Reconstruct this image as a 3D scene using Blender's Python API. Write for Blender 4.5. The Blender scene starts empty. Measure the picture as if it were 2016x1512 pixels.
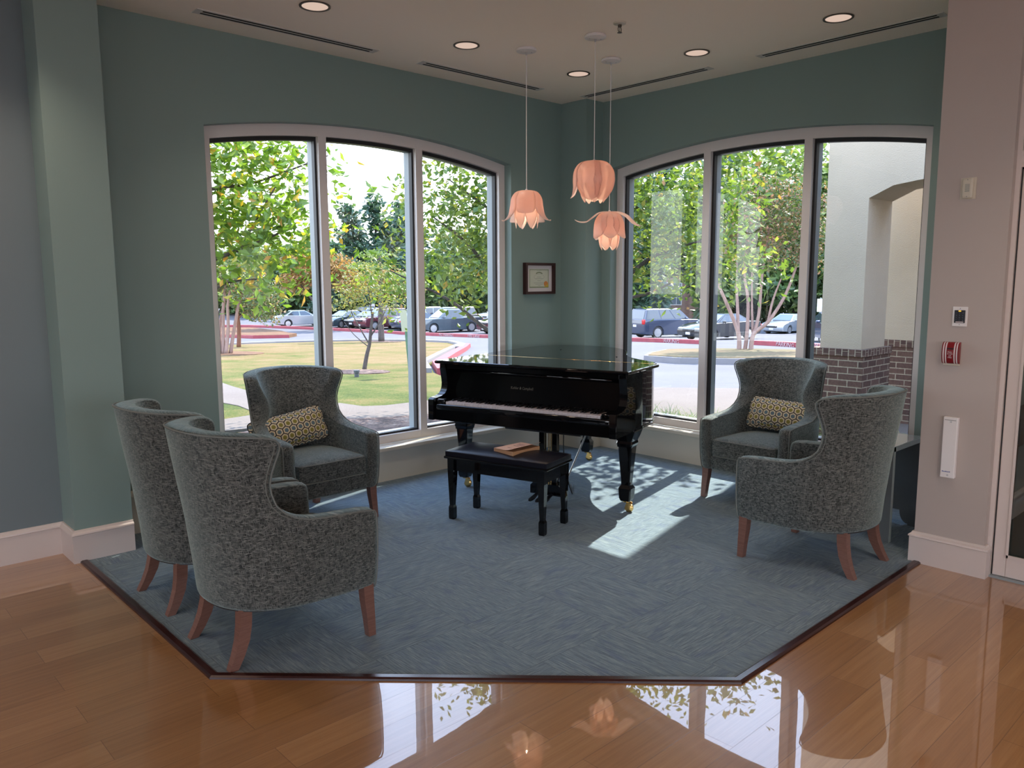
import bpy, bmesh, math, random
import numpy as np
from mathutils import Vector, Matrix
random.seed(7)
C = bpy.context.scene.collection
SC = bpy.context.scene
PI = math.pi
R = math.radians

# ---------------------------------------------------------------- camera, sky, sun, exposure
cam_d = bpy.data.cameras.new('camera'); cam = bpy.data.objects.new('camera', cam_d); C.objects.link(cam)
cam_d.sensor_width = 36.0; cam_d.sensor_fit = 'HORIZONTAL'; cam_d.lens = 1550.86 / 2016 * 36.0
cam_d.clip_start = 0.05; cam_d.clip_end = 500
CAM = Vector((-5.726, -5.207, 1.600))
YAW, PITCH, ROLL = R(43.0073), R(7.5252), R(-0.2548)
fw = Vector((math.sin(YAW) * math.cos(PITCH), math.cos(YAW) * math.cos(PITCH), -math.sin(PITCH)))
rt = Vector((math.cos(YAW), -math.sin(YAW), 0)); up = rt.cross(fw)
rt2 = rt * math.cos(ROLL) + up * math.sin(ROLL); up2 = -rt * math.sin(ROLL) + up * math.cos(ROLL)
cam.matrix_world = Matrix(((rt2.x, up2.x, -fw.x, CAM.x), (rt2.y, up2.y, -fw.y, CAM.y), (rt2.z, up2.z, -fw.z, CAM.z), (0, 0, 0, 1)))
SC.camera = cam

world = bpy.data.worlds.new('sky'); SC.world = world; world.use_nodes = True
wt = world.node_tree; wt.nodes.clear()
wo = wt.nodes.new('ShaderNodeOutputWorld'); bg = wt.nodes.new('ShaderNodeBackground')
tc = wt.nodes.new('ShaderNodeTexCoord'); sx = wt.nodes.new('ShaderNodeSeparateXYZ'); rp = wt.nodes.new('ShaderNodeValToRGB')
wt.links.new(tc.outputs['Generated'], sx.inputs[0]); wt.links.new(sx.outputs['Z'], rp.inputs['Fac'])
rp.color_ramp.elements[0].position = 0.0; rp.color_ramp.elements[0].color = (0.95, 0.97, 1.0, 1)
rp.color_ramp.elements[1].position = 0.75; rp.color_ramp.elements[1].color = (0.42, 0.60, 1.0, 1)
wt.links.new(rp.outputs['Color'], bg.inputs['Color']); bg.inputs['Strength'].default_value = 4.2
wt.links.new(bg.outputs[0], wo.inputs['Surface'])

sun_d = bpy.data.lights.new('sun', 'SUN'); sun = bpy.data.objects.new('sun', sun_d); C.objects.link(sun)
sun_d.energy = 11.0; sun_d.angle = R(0.55); sun_d.color = (1.0, 0.91, 0.80)
SUNV = Vector((0.971, 0.236, 1.02)).normalized()
sun.rotation_euler = SUNV.to_track_quat('Z', 'Y').to_euler()

SC.view_settings.view_transform = 'Standard'; SC.view_settings.look = 'None'
SC.view_settings.gamma = 1.0; SC.view_settings.use_curve_mapping = False
SC.view_settings.exposure = 0.45
cy = SC.cycles
cy.use_denoising = True
cy.max_bounces = 12; cy.diffuse_bounces = 8; cy.glossy_bounces = 5; cy.transmission_bounces = 8; cy.transparent_max_bounces = 12
cy.sample_clamp_indirect = 4.0; cy.caustics_reflective = False; cy.caustics_refractive = False

# ---------------------------------------------------------------- helpers
def tag(o, label=None, cat=None, group=None, kind=None):
    if label: o['label'] = label
    if cat: o['category'] = cat
    if group: o['group'] = group
    if kind: o['kind'] = kind
    return o
def thing(name, label, cat, loc=(0, 0, 0), rz=0.0, group=None):
    o = bpy.data.objects.new(name, None); C.objects.link(o); o.empty_display_size = 0.1
    o.location = loc; o.rotation_euler = (0, 0, rz)
    return tag(o, label, cat, group)
def box_uv(bm):
    uv = bm.loops.layers.uv.new('UVMap')
    for f in bm.faces:
        n = f.normal; ax = max(range(3), key=lambda i: abs(n[i]))
        for l in f.loops:
            c = l.vert.co
            l[uv].uv = (c.y, c.z) if ax == 0 else ((c.x, c.z) if ax == 1 else (c.x, c.y))
def obj(name, bm, mat, parent=None, smooth=False, fix=True, sub=0, auto=None):
    if fix: bmesh.ops.recalc_face_normals(bm, faces=bm.faces)
    bm.normal_update()
    if not bm.loops.layers.uv: box_uv(bm)
    me = bpy.data.meshes.new(name); bm.to_mesh(me); bm.free()
    if mat: me.materials.append(mat)
    if smooth:
        me.polygons.foreach_set('use_smooth', [True] * len(me.polygons))
        if auto: me.set_sharp_from_angle(angle=R(auto))
    o = bpy.data.objects.new(name, me); C.objects.link(o)
    if parent: o.parent = parent
    if sub:
        m = o.modifiers.new('sub', 'SUBSURF'); m.levels = sub; m.render_levels = sub
    return o
def struct(name, bm, mat, parent=None, label=None, **k):
    o = obj(name, bm, mat, parent, **k)
    if not parent: o['kind'] = 'structure'
    if label: o['label'] = label
    return o
def B(): return bmesh.new()
def box(bm, x0, x1, y0, y1, z0, z1, bev=0.0, seg=2):
    vs = [bm.verts.new((x, y, z)) for x in (x0, x1) for y in (y0, y1) for z in (z0, z1)]
    fs = [bm.faces.new([vs[i] for i in q]) for q in ((0, 1, 3, 2), (4, 6, 7, 5), (0, 4, 5, 1), (2, 3, 7, 6), (0, 2, 6, 4), (1, 5, 7, 3))]
    if bev > 0:
        es = list({e for f in fs for e in f.edges})
        bmesh.ops.bevel(bm, geom=es, offset=bev, segments=seg, affect='EDGES', profile=0.5)
    return bm
def obox(bm, c, size, rot=None, bev=0.0, seg=2):
    t = B(); sx_, sy_, sz_ = [s / 2 for s in size]; box(t, -sx_, sx_, -sy_, sy_, -sz_, sz_, bev, seg)
    m = Matrix.Translation(c)
    if rot is not None: m = m @ rot.to_4x4()
    merge(bm, t, m)
    return bm
def merge(bm, t, m=None):
    if m is not None: t.transform(m)
    mp = {v: bm.verts.new(v.co) for v in t.verts}
    for f in t.faces:
        try: bm.faces.new([mp[v] for v in f.verts])
        except ValueError: pass
    t.free()
def prism(bm, poly, a0, a1, axis='z'):
    def P(u, v, a): return (u, v, a) if axis == 'z' else ((a, u, v) if axis == 'x' else (u, a, v))
    lo = [bm.verts.new(P(u, v, a0)) for u, v in poly]; hi = [bm.verts.new(P(u, v, a1)) for u, v in poly]
    n = len(poly)
    bm.faces.new(lo[::-1]); bm.faces.new(hi)
    for i in range(n): bm.faces.new((lo[i], lo[(i + 1) % n], hi[(i + 1) % n], hi[i]))
    return bm
def ring_prism(bm, outer, inner, a0, a1, axis):
    def P(u, v, a): return (u, v, a) if axis == 'z' else ((a, u, v) if axis == 'x' else (u, a, v))
    n = len(outer)
    L = [[bm.verts.new(P(u, v, a)) for u, v in lp] for a in (a0, a1) for lp in (outer, inner)]
    for i in range(n):
        j = (i + 1) % n
        bm.faces.new((L[0][i], L[0][j], L[1][j], L[1][i])); bm.faces.new((L[2][i], L[2][j], L[3][j], L[3][i]))
        bm.faces.new((L[0][i], L[0][j], L[2][j], L[2][i])); bm.faces.new((L[1][i], L[1][j], L[3][j], L[3][i]))
    return bm
def loft(bm, secs, caps=True, closed=True):
    rows = [[bm.verts.new(p) for p in s] for s in secs]; n = len(rows[0])
    for a, b in zip(rows, rows[1:]):
        for i in range(n if closed else n - 1):
            j = (i + 1) % n; bm.faces.new((a[i], a[j], b[j], b[i]))
    if caps: bm.faces.new(rows[0][::-1]); bm.faces.new(rows[-1])
    return rows
def tube(bm, pts, r, n=8, closed=False):
    pts = [Vector(p) for p in pts]; rs = r if isinstance(r, (list, tuple)) else [r] * len(pts)
    secs = []; N = len(pts); ref = None
    for i, p in enumerate(pts):
        a = pts[(i - 1) % N] if (i or closed) else pts[0]; b = pts[(i + 1) % N] if (i < N - 1 or closed) else pts[-1]
        t = (b - a).normalized()
        if ref is None: ref = Vector((0, 0, 1)) if abs(t.z) < 0.9 else Vector((1, 0, 0))
        u = t.cross(ref)
        if u.length < 1e-5: u = t.orthogonal()
        u.normalize(); w = u.cross(t).normalized(); ref = w
        secs.append([p + (u * math.cos(k * 2 * PI / n) + w * math.sin(k * 2 * PI / n)) * rs[i] for k in range(n)])
    if closed: secs.append(secs[0])
    loft(bm, secs, caps=not closed)
    return bm
def lathe(bm, prof, n=32, c=(0, 0, 0), cap=True):
    secs = [[(c[0] + r * math.cos(2 * PI * k / n), c[1] + r * math.sin(2 * PI * k / n), c[2] + z) for k in range(n)] for r, z in prof]
    loft(bm, secs, caps=cap); return bm
def sqloft(bm, secs):
    # secs: (cx, cy, z, half_x, half_y)
    loft(bm, [[(cx - hx, cy - hy, z), (cx + hx, cy - hy, z), (cx + hx, cy + hy, z), (cx - hx, cy + hy, z)] for cx, cy, z, hx, hy in secs]); return bm
def rbox(bm, c, half, r, n=8, crown=(0, 0), shape=None):
    # rounded, optionally crowned box
    t = B(); bmesh.ops.create_cube(t, size=2.0); bmesh.ops.subdivide_edges(t, edges=t.edges[:], cuts=n, use_grid_fill=True)
    for v in t.verts:
        p = Vector((v.co.x * half[0], v.co.y * half[1], v.co.z * half[2]))
        q = Vector([max(-(half[i] - r), min(half[i] - r, p[i])) for i in range(3)]); d = p - q
        if d.length > 1e-9:
            # push the cube surface point out to a rounded corner
            m = max(abs(d.x), abs(d.y), abs(d.z)); d = d.normalized() * r * (m / r if m < r else 1.0)
        p = q + d; u, w = v.co.x, v.co.y; b = max(0, (1 - u * u)) * max(0, (1 - w * w))
        p.z += (crown[0] if v.co.z > 0 else crown[1]) * b * abs(v.co.z)
        if shape: p = shape(p)
        v.co = p + Vector(c)
    merge(bm, t)
    return bm
def catmull(pts, k=6, closed=False):
    out = []; n = len(pts); P = [np.array(p, float) for p in pts]
    for i in range(n if closed else n - 1):
        p0 = P[(i - 1) % n] if (closed or i) else P[0]; p1 = P[i]; p2 = P[(i + 1) % n]; p3 = P[(i + 2) % n] if (closed or i + 2 < n) else P[-1]
        for j in range(k):
            t = j / k
            out.append(tuple(0.5 * (2 * p1 + (p2 - p0) * t + (2 * p0 - 5 * p1 + 4 * p2 - p3) * t * t + (3 * p1 - p0 - 3 * p2 + p3) * t ** 3)))
    if not closed: out.append(tuple(P[-1]))
    return out
def text_mesh(name, s, size, mat, parent, loc, rot, depth=0.0008, align='CENTER', sx=1.0):
    cu = bpy.data.curves.new(name, 'FONT'); cu.body = s; cu.size = size; cu.align_x = align; cu.align_y = 'CENTER'; cu.extrude = depth
    cu.resolution_u = 2
    o = bpy.data.objects.new(name, cu); C.objects.link(o); bpy.context.view_layer.update()
    me = bpy.data.meshes.new_from_object(o.evaluated_get(bpy.context.evaluated_depsgraph_get()))
    bpy.data.objects.remove(o); bpy.data.curves.remove(cu)
    me.name = name; me.materials.clear(); me.materials.append(mat)
    q = bpy.data.objects.new(name, me); C.objects.link(q); q.parent = parent
    q.location = loc; q.rotation_euler = rot; q.scale = (sx, 1, 1)
    return q
def dup(root, loc=None, rz=None, label=None, group=None):
    def cp(o, par):
        c = o.copy(); C.objects.link(c)
        if par: c.parent = par
        for ch in o.children: cp(ch, c)
        return c
    r = cp(root, None)
    if loc is not None: r.location = loc
    if rz is not None: r.rotation_euler = (0, 0, rz)
    if label: r['label'] = label
    if group: r['group'] = group
    return r

# ---------------------------------------------------------------- materials
class NT:
    def __init__(s, name):
        s.m = bpy.data.materials.new(name); s.m.use_nodes = True; s.t = s.m.node_tree; s.t.nodes.clear()
        s.out = s.t.nodes.new('ShaderNodeOutputMaterial')
    def new(s, typ, ins=None, **props):
        n = s.t.nodes.new('ShaderNode' + typ)
        for k, v in props.items(): setattr(n, k, v)
        for k, v in (ins or {}).items():
            sock = n.inputs[k]
            if isinstance(v, bpy.types.NodeSocket): s.t.links.new(v, sock)
            elif isinstance(v, bpy.types.Node): s.t.links.new(v.outputs[0], sock)
            else: sock.default_value = v
        return n
    def math(s, op, a, b=0.0, clamp=False):
        n = s.new('Math', {0: a, 1: b}, operation=op); n.use_clamp = clamp; return n.outputs[0]
    def mix(s, f, a, b, blend='MIX'):
        n = s.new('Mix', {}, data_type='RGBA', blend_type=blend)
        for sock, v in ((n.inputs[0], f), (n.inputs[6], a), (n.inputs[7], b)):
            if isinstance(v, bpy.types.NodeSocket): s.t.links.new(v, sock)
            elif isinstance(v, bpy.types.Node): s.t.links.new(v.outputs[0], sock)
            else: sock.default_value = (tuple(v) + (1,)) if isinstance(v, (tuple, list)) and len(v) == 3 else v
        return n.outputs[2]
    def ramp(s, fac, stops, interp='LINEAR'):
        n = s.new('ValToRGB', {'Fac': fac}); cr = n.color_ramp; cr.interpolation = interp
        while len(cr.elements) < len(stops): cr.elements.new(0.5)
        for e, (p, c) in zip(cr.elements, stops): e.position = p; e.color = tuple(c) + (1,) if len(c) == 3 else c
        return n.outputs[0]
    def uv(s, scale=(1, 1, 1), rot=0.0, kind='UV'):
        tc = s.new('TexCoord'); mp = s.new('Mapping', {'Vector': tc.outputs[kind], 'Scale': scale, 'Rotation': (0, 0, rot)}); return mp.outputs[0]
    def noise(s, vec, scale=1.0, detail=2.0, rough=0.5): return s.new('TexNoise', {'Vector': vec, 'Scale': scale, 'Detail': detail, 'Roughness': rough}).outputs[0]
    def bump(s, h, strength=0.3, dist=0.01): return s.new('Bump', {'Height': h, 'Strength': strength, 'Distance': dist}).outputs[0]
    def principled(s, color, rough=0.5, metal=0.0, normal=None, **kw):
        ins = {'Roughness': rough, 'Metallic': metal}
        ins['Base Color'] = (tuple(color) + (1,)) if isinstance(color, (tuple, list)) else color
        if normal is not None: ins['Normal'] = normal
        ins.update(kw)
        n = s.new('BsdfPrincipled', ins); s.t.links.new(n.outputs[0], s.out.inputs['Surface']); return s.m
    def surface(s, node): s.t.links.new(node.outputs[0], s.out.inputs['Surface']); return s.m
def srgb(r, g, b):
    f = lambda c: (c / 255 / 12.92) if c <= 10 else ((c / 255 + 0.055) / 1.055) ** 2.4
    return (f(r), f(g), f(b))
def plain(name, color, rough=0.5, metal=0.0, bump=0.0, bscale=60.0, vary=0.0, **kw):
    n = NT(name); v = n.uv(); col = color; nor = None
    if vary: col = n.mix(n.noise(v, 3.0, 4.0), tuple(c * (1 - vary) for c in color), tuple(min(1, c * (1 + vary)) for c in color))
    if bump: nor = n.bump(n.noise(v, bscale, 3.0), bump, 0.004)
    return n.principled(col, rough, metal, nor, **kw)
def emit(name, color, strength):
    n = NT(name); return n.surface(n.new('Emission', {'Color': tuple(color) + (1,), 'Strength': strength}))

WALLC = (0.200, 0.284, 0.268)
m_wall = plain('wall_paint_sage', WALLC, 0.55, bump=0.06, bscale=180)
m_wall_skylit = plain('wall_paint_skylit', (0.145, 0.185, 0.205), 0.5, bump=0.05, bscale=180)  # same paint as the sage walls, blue skylight tint put into the colour
m_beige = plain('wall_paint_beige', (0.43, 0.375, 0.345), 0.5, bump=0.05, bscale=180)
m_ceil = plain('ceiling_paint', (0.93, 0.85, 0.74), 0.8, bump=0.04, bscale=200)
m_trim = plain('trim_white', (0.60, 0.53, 0.50), 0.35)
m_apron = plain('apron_cream', (0.55, 0.52, 0.44), 0.4)
m_frame = plain('frame_white', (0.66, 0.63, 0.62), 0.35)
m_gasket = plain('gasket_black', (0.008, 0.008, 0.010), 0.5)
m_alu = plain('outer_frame_grey', (0.26, 0.30, 0.315), 0.4)
m_black = plain('black_lacquer', (0.003, 0.003, 0.004), 0.035)
m_black2 = plain('black_lacquer_dim', (0.002, 0.002, 0.0025), 0.12, **{'Specular IOR Level': 0.2})
m_blacksat = plain('black_satin', (0.006, 0.006, 0.008), 0.35)
m_brass = plain('brass', (0.72, 0.47, 0.17), 0.25, 1.0)
m_steel = plain('steel', (0.55, 0.55, 0.56), 0.3, 1.0)
m_darkmetal = plain('dark_metal', (0.10, 0.085, 0.07), 0.4, 0.6)
m_ivory = plain('ivory', (0.56, 0.51, 0.52), 0.3)
m_leather = plain('black_leather', (0.006, 0.006, 0.012), 0.33, bump=0.18, bscale=500, **{'Specular IOR Level': 0.3})
m_white = plain('white_plastic', (0.74, 0.72, 0.72), 0.4)
m_cream = plain('cream_plastic', (0.55, 0.51, 0.42), 0.45)
m_red = plain('red_plastic', (0.20, 0.006, 0.012), 0.3)
m_mark = plain('white_marking', (0.62, 0.56, 0.56), 0.5)
m_walnut = plain('frame_mahogany', (0.030, 0.006, 0.006), 0.3, vary=0.3)
m_mat = plain('mat_board', (0.60, 0.57, 0.58), 0.7)
m_paper = plain('certificate_paper', (0.52, 0.56, 0.46), 0.7)
m_olive = plain('certificate_border', (0.13, 0.16, 0.08), 0.6)
m_gold = plain('certificate_gold', (0.55, 0.42, 0.06), 0.5)
m_seal = plain('certificate_seal', (0.55, 0.22, 0.06), 0.5)
m_ink = plain('ink_grey', (0.22, 0.23, 0.22), 0.6)
m_ventf = plain('vent_frame_paint', (0.60, 0.59, 0.56), 0.5)
m_slot = plain('slot_black', (0.004, 0.004, 0.004), 0.9)
m_lam = plain('laminate_blue_grey', (0.14, 0.16, 0.17), 0.12, vary=0.15, **{'Coat Weight': 0.6, 'Coat Roughness': 0.08})
m_lamedge = plain('laminate_edge_sheen', (0.42, 0.50, 0.50), 0.3)  # pale tone stands in for light reflected by the table edges
m_trans = plain('dark_transition_wood', (0.035, 0.011, 0.010), 0.2, vary=0.3)

def legwood():
    n = NT('leg_wood'); v = n.uv((6, 90, 6)); f = n.noise(v, 2.0, 4.0)
    return n.principled(n.ramp(f, [(0.3, (0.145, 0.066, 0.048)), (0.7, (0.205, 0.100, 0.076))]), 0.38)
m_leg = legwood()

def fabric():
    # basket tweed: short light and dark threads running both ways
    n = NT('tweed_fabric')
    def threads(rot):
        b = n.new('TexBrick', {'Vector': n.uv((1, 1, 1), rot), 'Scale': 1.0, 'Brick Width': 0.0135, 'Row Height': 0.0046, 'Mortar Size': 0.0009, 'Mortar Smooth': 0.6, 'Bias': -0.05,
                  'Color1': (0.0, 0.0, 0.0, 1), 'Color2': (1, 1, 1, 1), 'Mortar': (0, 0, 0, 1)}, offset=0.45, offset_frequency=2)
        return n.math('MULTIPLY', b.outputs['Color'], n.math('SUBTRACT', 1.0, n.math('MULTIPLY', b.outputs['Fac'], 0.9)))
    h, w = threads(0.0), threads(PI / 2)
    g = n.noise(n.uv((14, 14, 1)), 1.0, 2.0); f = n.noise(n.uv((600, 600, 1)), 1.0, 2.0)
    a = n.math('MAXIMUM', h, n.math('MULTIPLY', w, 0.80))
    a = n.math('ADD', n.math('MULTIPLY', a, 0.66), n.math('ADD', n.math('MULTIPLY', f, 0.28), n.math('MULTIPLY', g, 0.10)))
    col = n.ramp(a, [(0.20, (0.012, 0.013, 0.013)), (0.42, (0.064, 0.067, 0.064)), (0.70, (0.130, 0.134, 0.126)), (0.98, (0.30, 0.30, 0.28))])
    return n.principled(col, 0.9, 0.0, n.bump(a, 0.5, 0.003), **{'Sheen Weight': 0.65, 'Sheen Roughness': 0.5, 'Sheen Tint': (0.60, 0.82, 0.84, 1), 'Specular IOR Level': 0.2})
m_fab = fabric()
m_pipe = plain('piping_fabric', (0.15, 0.165, 0.155), 0.9)

def hexfabric():
    # elongated hexagons: olive and slate centres, cream borders, black outlines
    n = NT('hexagon_fabric'); v = n.uv((1 / 0.045, 1 / 0.043, 1))
    s = n.new('SeparateXYZ', {0: v}); x, y = s.outputs[0], s.outputs[1]; H = 1.7320508
    def cell(ox, oy):
        a = n.math('SUBTRACT', n.math('PINGPONG', n.math('ADD', x, ox), 0.5), 0.0)
        b = n.math('PINGPONG', n.math('ADD', y, oy), H / 2)
        d = n.math('MAXIMUM', a, n.math('ADD', n.math('MULTIPLY', a, 0.5), n.math('MULTIPLY', b, H / 2)))
        return d
    d1, d2 = cell(0, 0), cell(0.5, H / 2)
    d = n.math('MINIMUM', d1, d2); alt = n.math('LESS_THAN', d1, d2)
    mid = n.mix(alt, (0.19, 0.17, 0.028), (0.085, 0.135, 0.165))
    c = n.mix(n.math('GREATER_THAN', d, 0.265), mid, (0.52, 0.45, 0.31))
    c = n.mix(n.math('GREATER_THAN', d, 0.435), c, (0.012, 0.012, 0.016))
    f = n.noise(n.uv((400, 400, 1)), 1.0)
    return n.principled(n.mix(0.35, c, n.mix(f, (0, 0, 0), (1, 1, 1)), 'SOFT_LIGHT'), 0.85)
m_hex = hexfabric()

def carpet():
    n = NT('carpet_tiles'); tc = n.new('TexCoord'); s = n.new('SeparateXYZ', {0: tc.outputs['Object']}); x, y = s.outputs[0], s.outputs[1]
    T = 0.5
    fx, fy = n.math('FLOOR', n.math('DIVIDE', x, T)), n.math('FLOOR', n.math('DIVIDE', y, T))
    par = n.math('MODULO', n.math('ABSOLUTE', n.math('ADD', fx, fy)), 2.0)
    inv = n.math('SUBTRACT', 1.0, par)
    al = n.math('ADD', n.math('MULTIPLY', x, par), n.math('MULTIPLY', y, inv)); ac = n.math('ADD', n.math('MULTIPLY', y, par), n.math('MULTIPLY', x, inv))
    tid = n.math('ADD', n.math('MULTIPLY', fx, 7.31), n.math('MULTIPLY', fy, 3.77))
    def V(a, b): return n.new('CombineXYZ', {0: n.math('MULTIPLY', al, a), 1: n.math('MULTIPLY', ac, b), 2: tid}).outputs[0]
    st = n.noise(V(11.0, 240.0), 1.0, 3.0, 0.7); st2 = n.noise(V(16.0, 120.0), 1.0, 2.0); bl = n.noise(V(6.0, 14.0), 1.0, 3.0, 0.6)
    c = n.ramp(st, [(0.33, (0.050, 0.085, 0.125)), (0.50, (0.125, 0.200, 0.268)), (0.66, (0.28, 0.37, 0.39))])
    c = n.mix(n.ramp(bl, [(0.54, (0, 0, 0)), (0.72, (.7, .7, .7))]), c, (0.058, 0.105, 0.225))
    c = n.mix(n.math('MULTIPLY', st2, 0.6), c, (0.15, 0.20, 0.215))
    g = n.noise(tc.outputs['Object'], 600.0, 2.0)
    # fine seams between the tiles
    def edge(a): return n.math('LESS_THAN', n.math('PINGPONG', a, T / 2), 0.0022)
    seam = n.math('MAXIMUM', edge(x), edge(y)); c = n.mix(n.math('MULTIPLY', seam, 0.3), c, (0.02, 0.03, 0.04))
    h = n.math('ADD', st, n.math('MULTIPLY', g, 0.6))
    return n.principled(c, 0.95, 0.0, n.bump(h, 0.6, 0.006), **{'Sheen Weight': 0.2, 'Specular IOR Level': 0.15})
m_carpet = carpet()

def woodfloor():
    n = NT('bamboo_floor'); v = n.uv((1, 1, 1), 0, 'Object')
    br = n.new('TexBrick', {'Vector': v, 'Scale': 1.0, 'Brick Width': 1.15, 'Row Height': 0.155, 'Mortar Size': 0.0014, 'Mortar Smooth': 0.3, 'Bias': 0.0,
               'Color1': (0.0, 0.0, 0.0, 1), 'Color2': (1, 1, 1, 1), 'Mortar': (0.5, 0.5, 0.5, 1)}, offset=0.37, offset_frequency=2)
    g = n.noise(n.uv((1.6, 42, 1), 0, 'Object'), 1.0, 5.0, 0.65); g2 = n.noise(n.uv((5.0, 160, 1), 0, 'Object'), 1.0, 3.0, 0.6)
    t = n.math('ADD', n.math('MULTIPLY', g, 0.7), n.math('MULTIPLY', br.outputs['Color'], 0.22)); t = n.math('ADD', t, n.math('MULTIPLY', g2, 0.25))
    c = n.ramp(t, [(0.38, (0.27, 0.125, 0.042)), (0.62, (0.35, 0.175, 0.066)), (0.85, (0.43, 0.235, 0.10))])
    fl = n.ramp(g2, [(0.68, (0, 0, 0)), (0.78, (1, 1, 1))]); c = n.mix(n.math('MULTIPLY', fl, 0.35), c, (0.16, 0.06, 0.02))
    c = n.mix(n.math('MULTIPLY', br.outputs['Fac'], 0.6), c, (0.10, 0.040, 0.016))
    wv = n.noise(n.uv((1, 1, 1), 0, 'Object'), 5.0, 2.0)
    h = n.math('SUBTRACT', n.math('MULTIPLY', wv, 0.12), n.math('MULTIPLY', br.outputs['Fac'], 0.4))
    nb = n.bump(h, 0.14, 0.01)
    return n.principled(c, 0.30, 0.0, None, **{'Coat Weight': 1.0, 'Coat Roughness': 0.012, 'Coat IOR': 1.8, 'Coat Normal': nb})
m_wood = woodfloor()

def glass(name, tint=(0.90, 0.93, 0.93), k=1.0):
    n = NT(name); lw = n.new('LayerWeight', {'Blend': 0.5}); f5 = n.math('POWER', lw.outputs['Facing'], 4.0)
    f = n.math('ADD', 0.042 * k, n.math('MULTIPLY', f5, 0.85), True)
    return n.surface(n.new('MixShader', {0: f, 1: n.new('BsdfTransparent', {'Color': tuple(tint) + (1,)}), 2: n.new('BsdfGlossy', {'Roughness': 0.0, 'Color': (1, 1, 1, 1)})}))
m_glass = glass('window_glass')

def petal():
    n = NT('petal_acrylic'); d = n.new('BsdfDiffuse', {'Color': (0.92, 0.84, 0.80, 1)}); t = n.new('BsdfTranslucent', {'Color': (0.97, 0.83, 0.78, 1)})
    g = n.new('BsdfGlossy', {'Roughness': 0.35}); a = n.new('MixShader', {0: 0.80, 1: d, 2: t}); return n.surface(n.new('MixShader', {0: 0.04, 1: a, 2: g}))
m_petal = petal()
m_bulb = emit('bulb_glow', (1.0, 0.68, 0.45), 75.0)
m_can = emit('downlight_lens', (1.0, 0.74, 0.60), 0.50)
m_led = emit('keypad_led', (1.0, 0.5, 0.05), 1.2)

# ================================================================ THE ROOM
H = 3.208; WT = 0.24
Z0, ZS, RISE = 0.285, 2.605, 0.135
def arch_z(s, s0, s1, drop=0.0, z_s=ZS, rise=RISE):
    # circular head: springing at z_s, crown rise above it
    hw = (s1 - s0) / 2; r = (hw * hw + rise * rise) / (2 * rise); d = s - (s0 + s1) / 2
    return z_s + rise - r + math.sqrt(max(0, r * r - d * d)) - drop
def win_wall(name, P, sA, sB, s0, s1, mat, mat_low):
    bm = B(); N = 28; ss = [s0 + (s1 - s0) * i / N for i in range(N + 1)]
    def quad(pts):
        bm.faces.new([bm.verts.new(P(*p)) for p in pts])
    for d in (0.0, WT):
        quad([(sA, d, 0), (s0, d, 0), (s0, d, H), (sA, d, H)]); quad([(s1, d, 0), (sB, d, 0), (sB, d, H), (s1, d, H)])
        quad([(s0, d, 0), (s1, d, 0), (s1, d, Z0 - 0.03), (s0, d, Z0 - 0.03)])
        for a, b in zip(ss, ss[1:]): quad([(a, d, arch_z(a, s0, s1)), (b, d, arch_z(b, s0, s1)), (b, d, H), (a, d, H)])
    quad([(s0, 0, Z0 - .03), (s0, WT, Z0 - .03), (s0, WT, ZS), (s0, 0, ZS)]); quad([(s1, 0, Z0 - .03), (s1, WT, Z0 - .03), (s1, WT, ZS), (s1, 0, ZS)])
    quad([(s0, 0, Z0 - .03), (s1, 0, Z0 - .03), (s1, WT, Z0 - .03), (s0, WT, Z0 - .03)])
    for a, b in zip(ss, ss[1:]): quad([(a, 0, arch_z(a, s0, s1)), (b, 0, arch_z(b, s0, s1)), (b, WT, arch_z(b, s0, s1)), (a, WT, arch_z(a, s0, s1))])
    bmesh.ops.remove_doubles(bm, verts=bm.verts, dist=1e-5)
    return struct(name, bm, mat)
PL = lambda s, d, z: (s, d, z)          # left window wall: plane y = 0, outside is +y
PR = lambda s, d, z: (d, s, z)          # right window wall: plane x = 0, outside is +x
LW0, LW1 = -3.585, -0.870
RW0, RW1 = -3.172, -0.418
win_wall('wall_left', PL, -4.60, WT, LW0, LW1, m_wall, m_apron)
win_wall('wall_right', PR, -3.70, WT, RW0, RW1, m_wall, m_apron)

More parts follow.
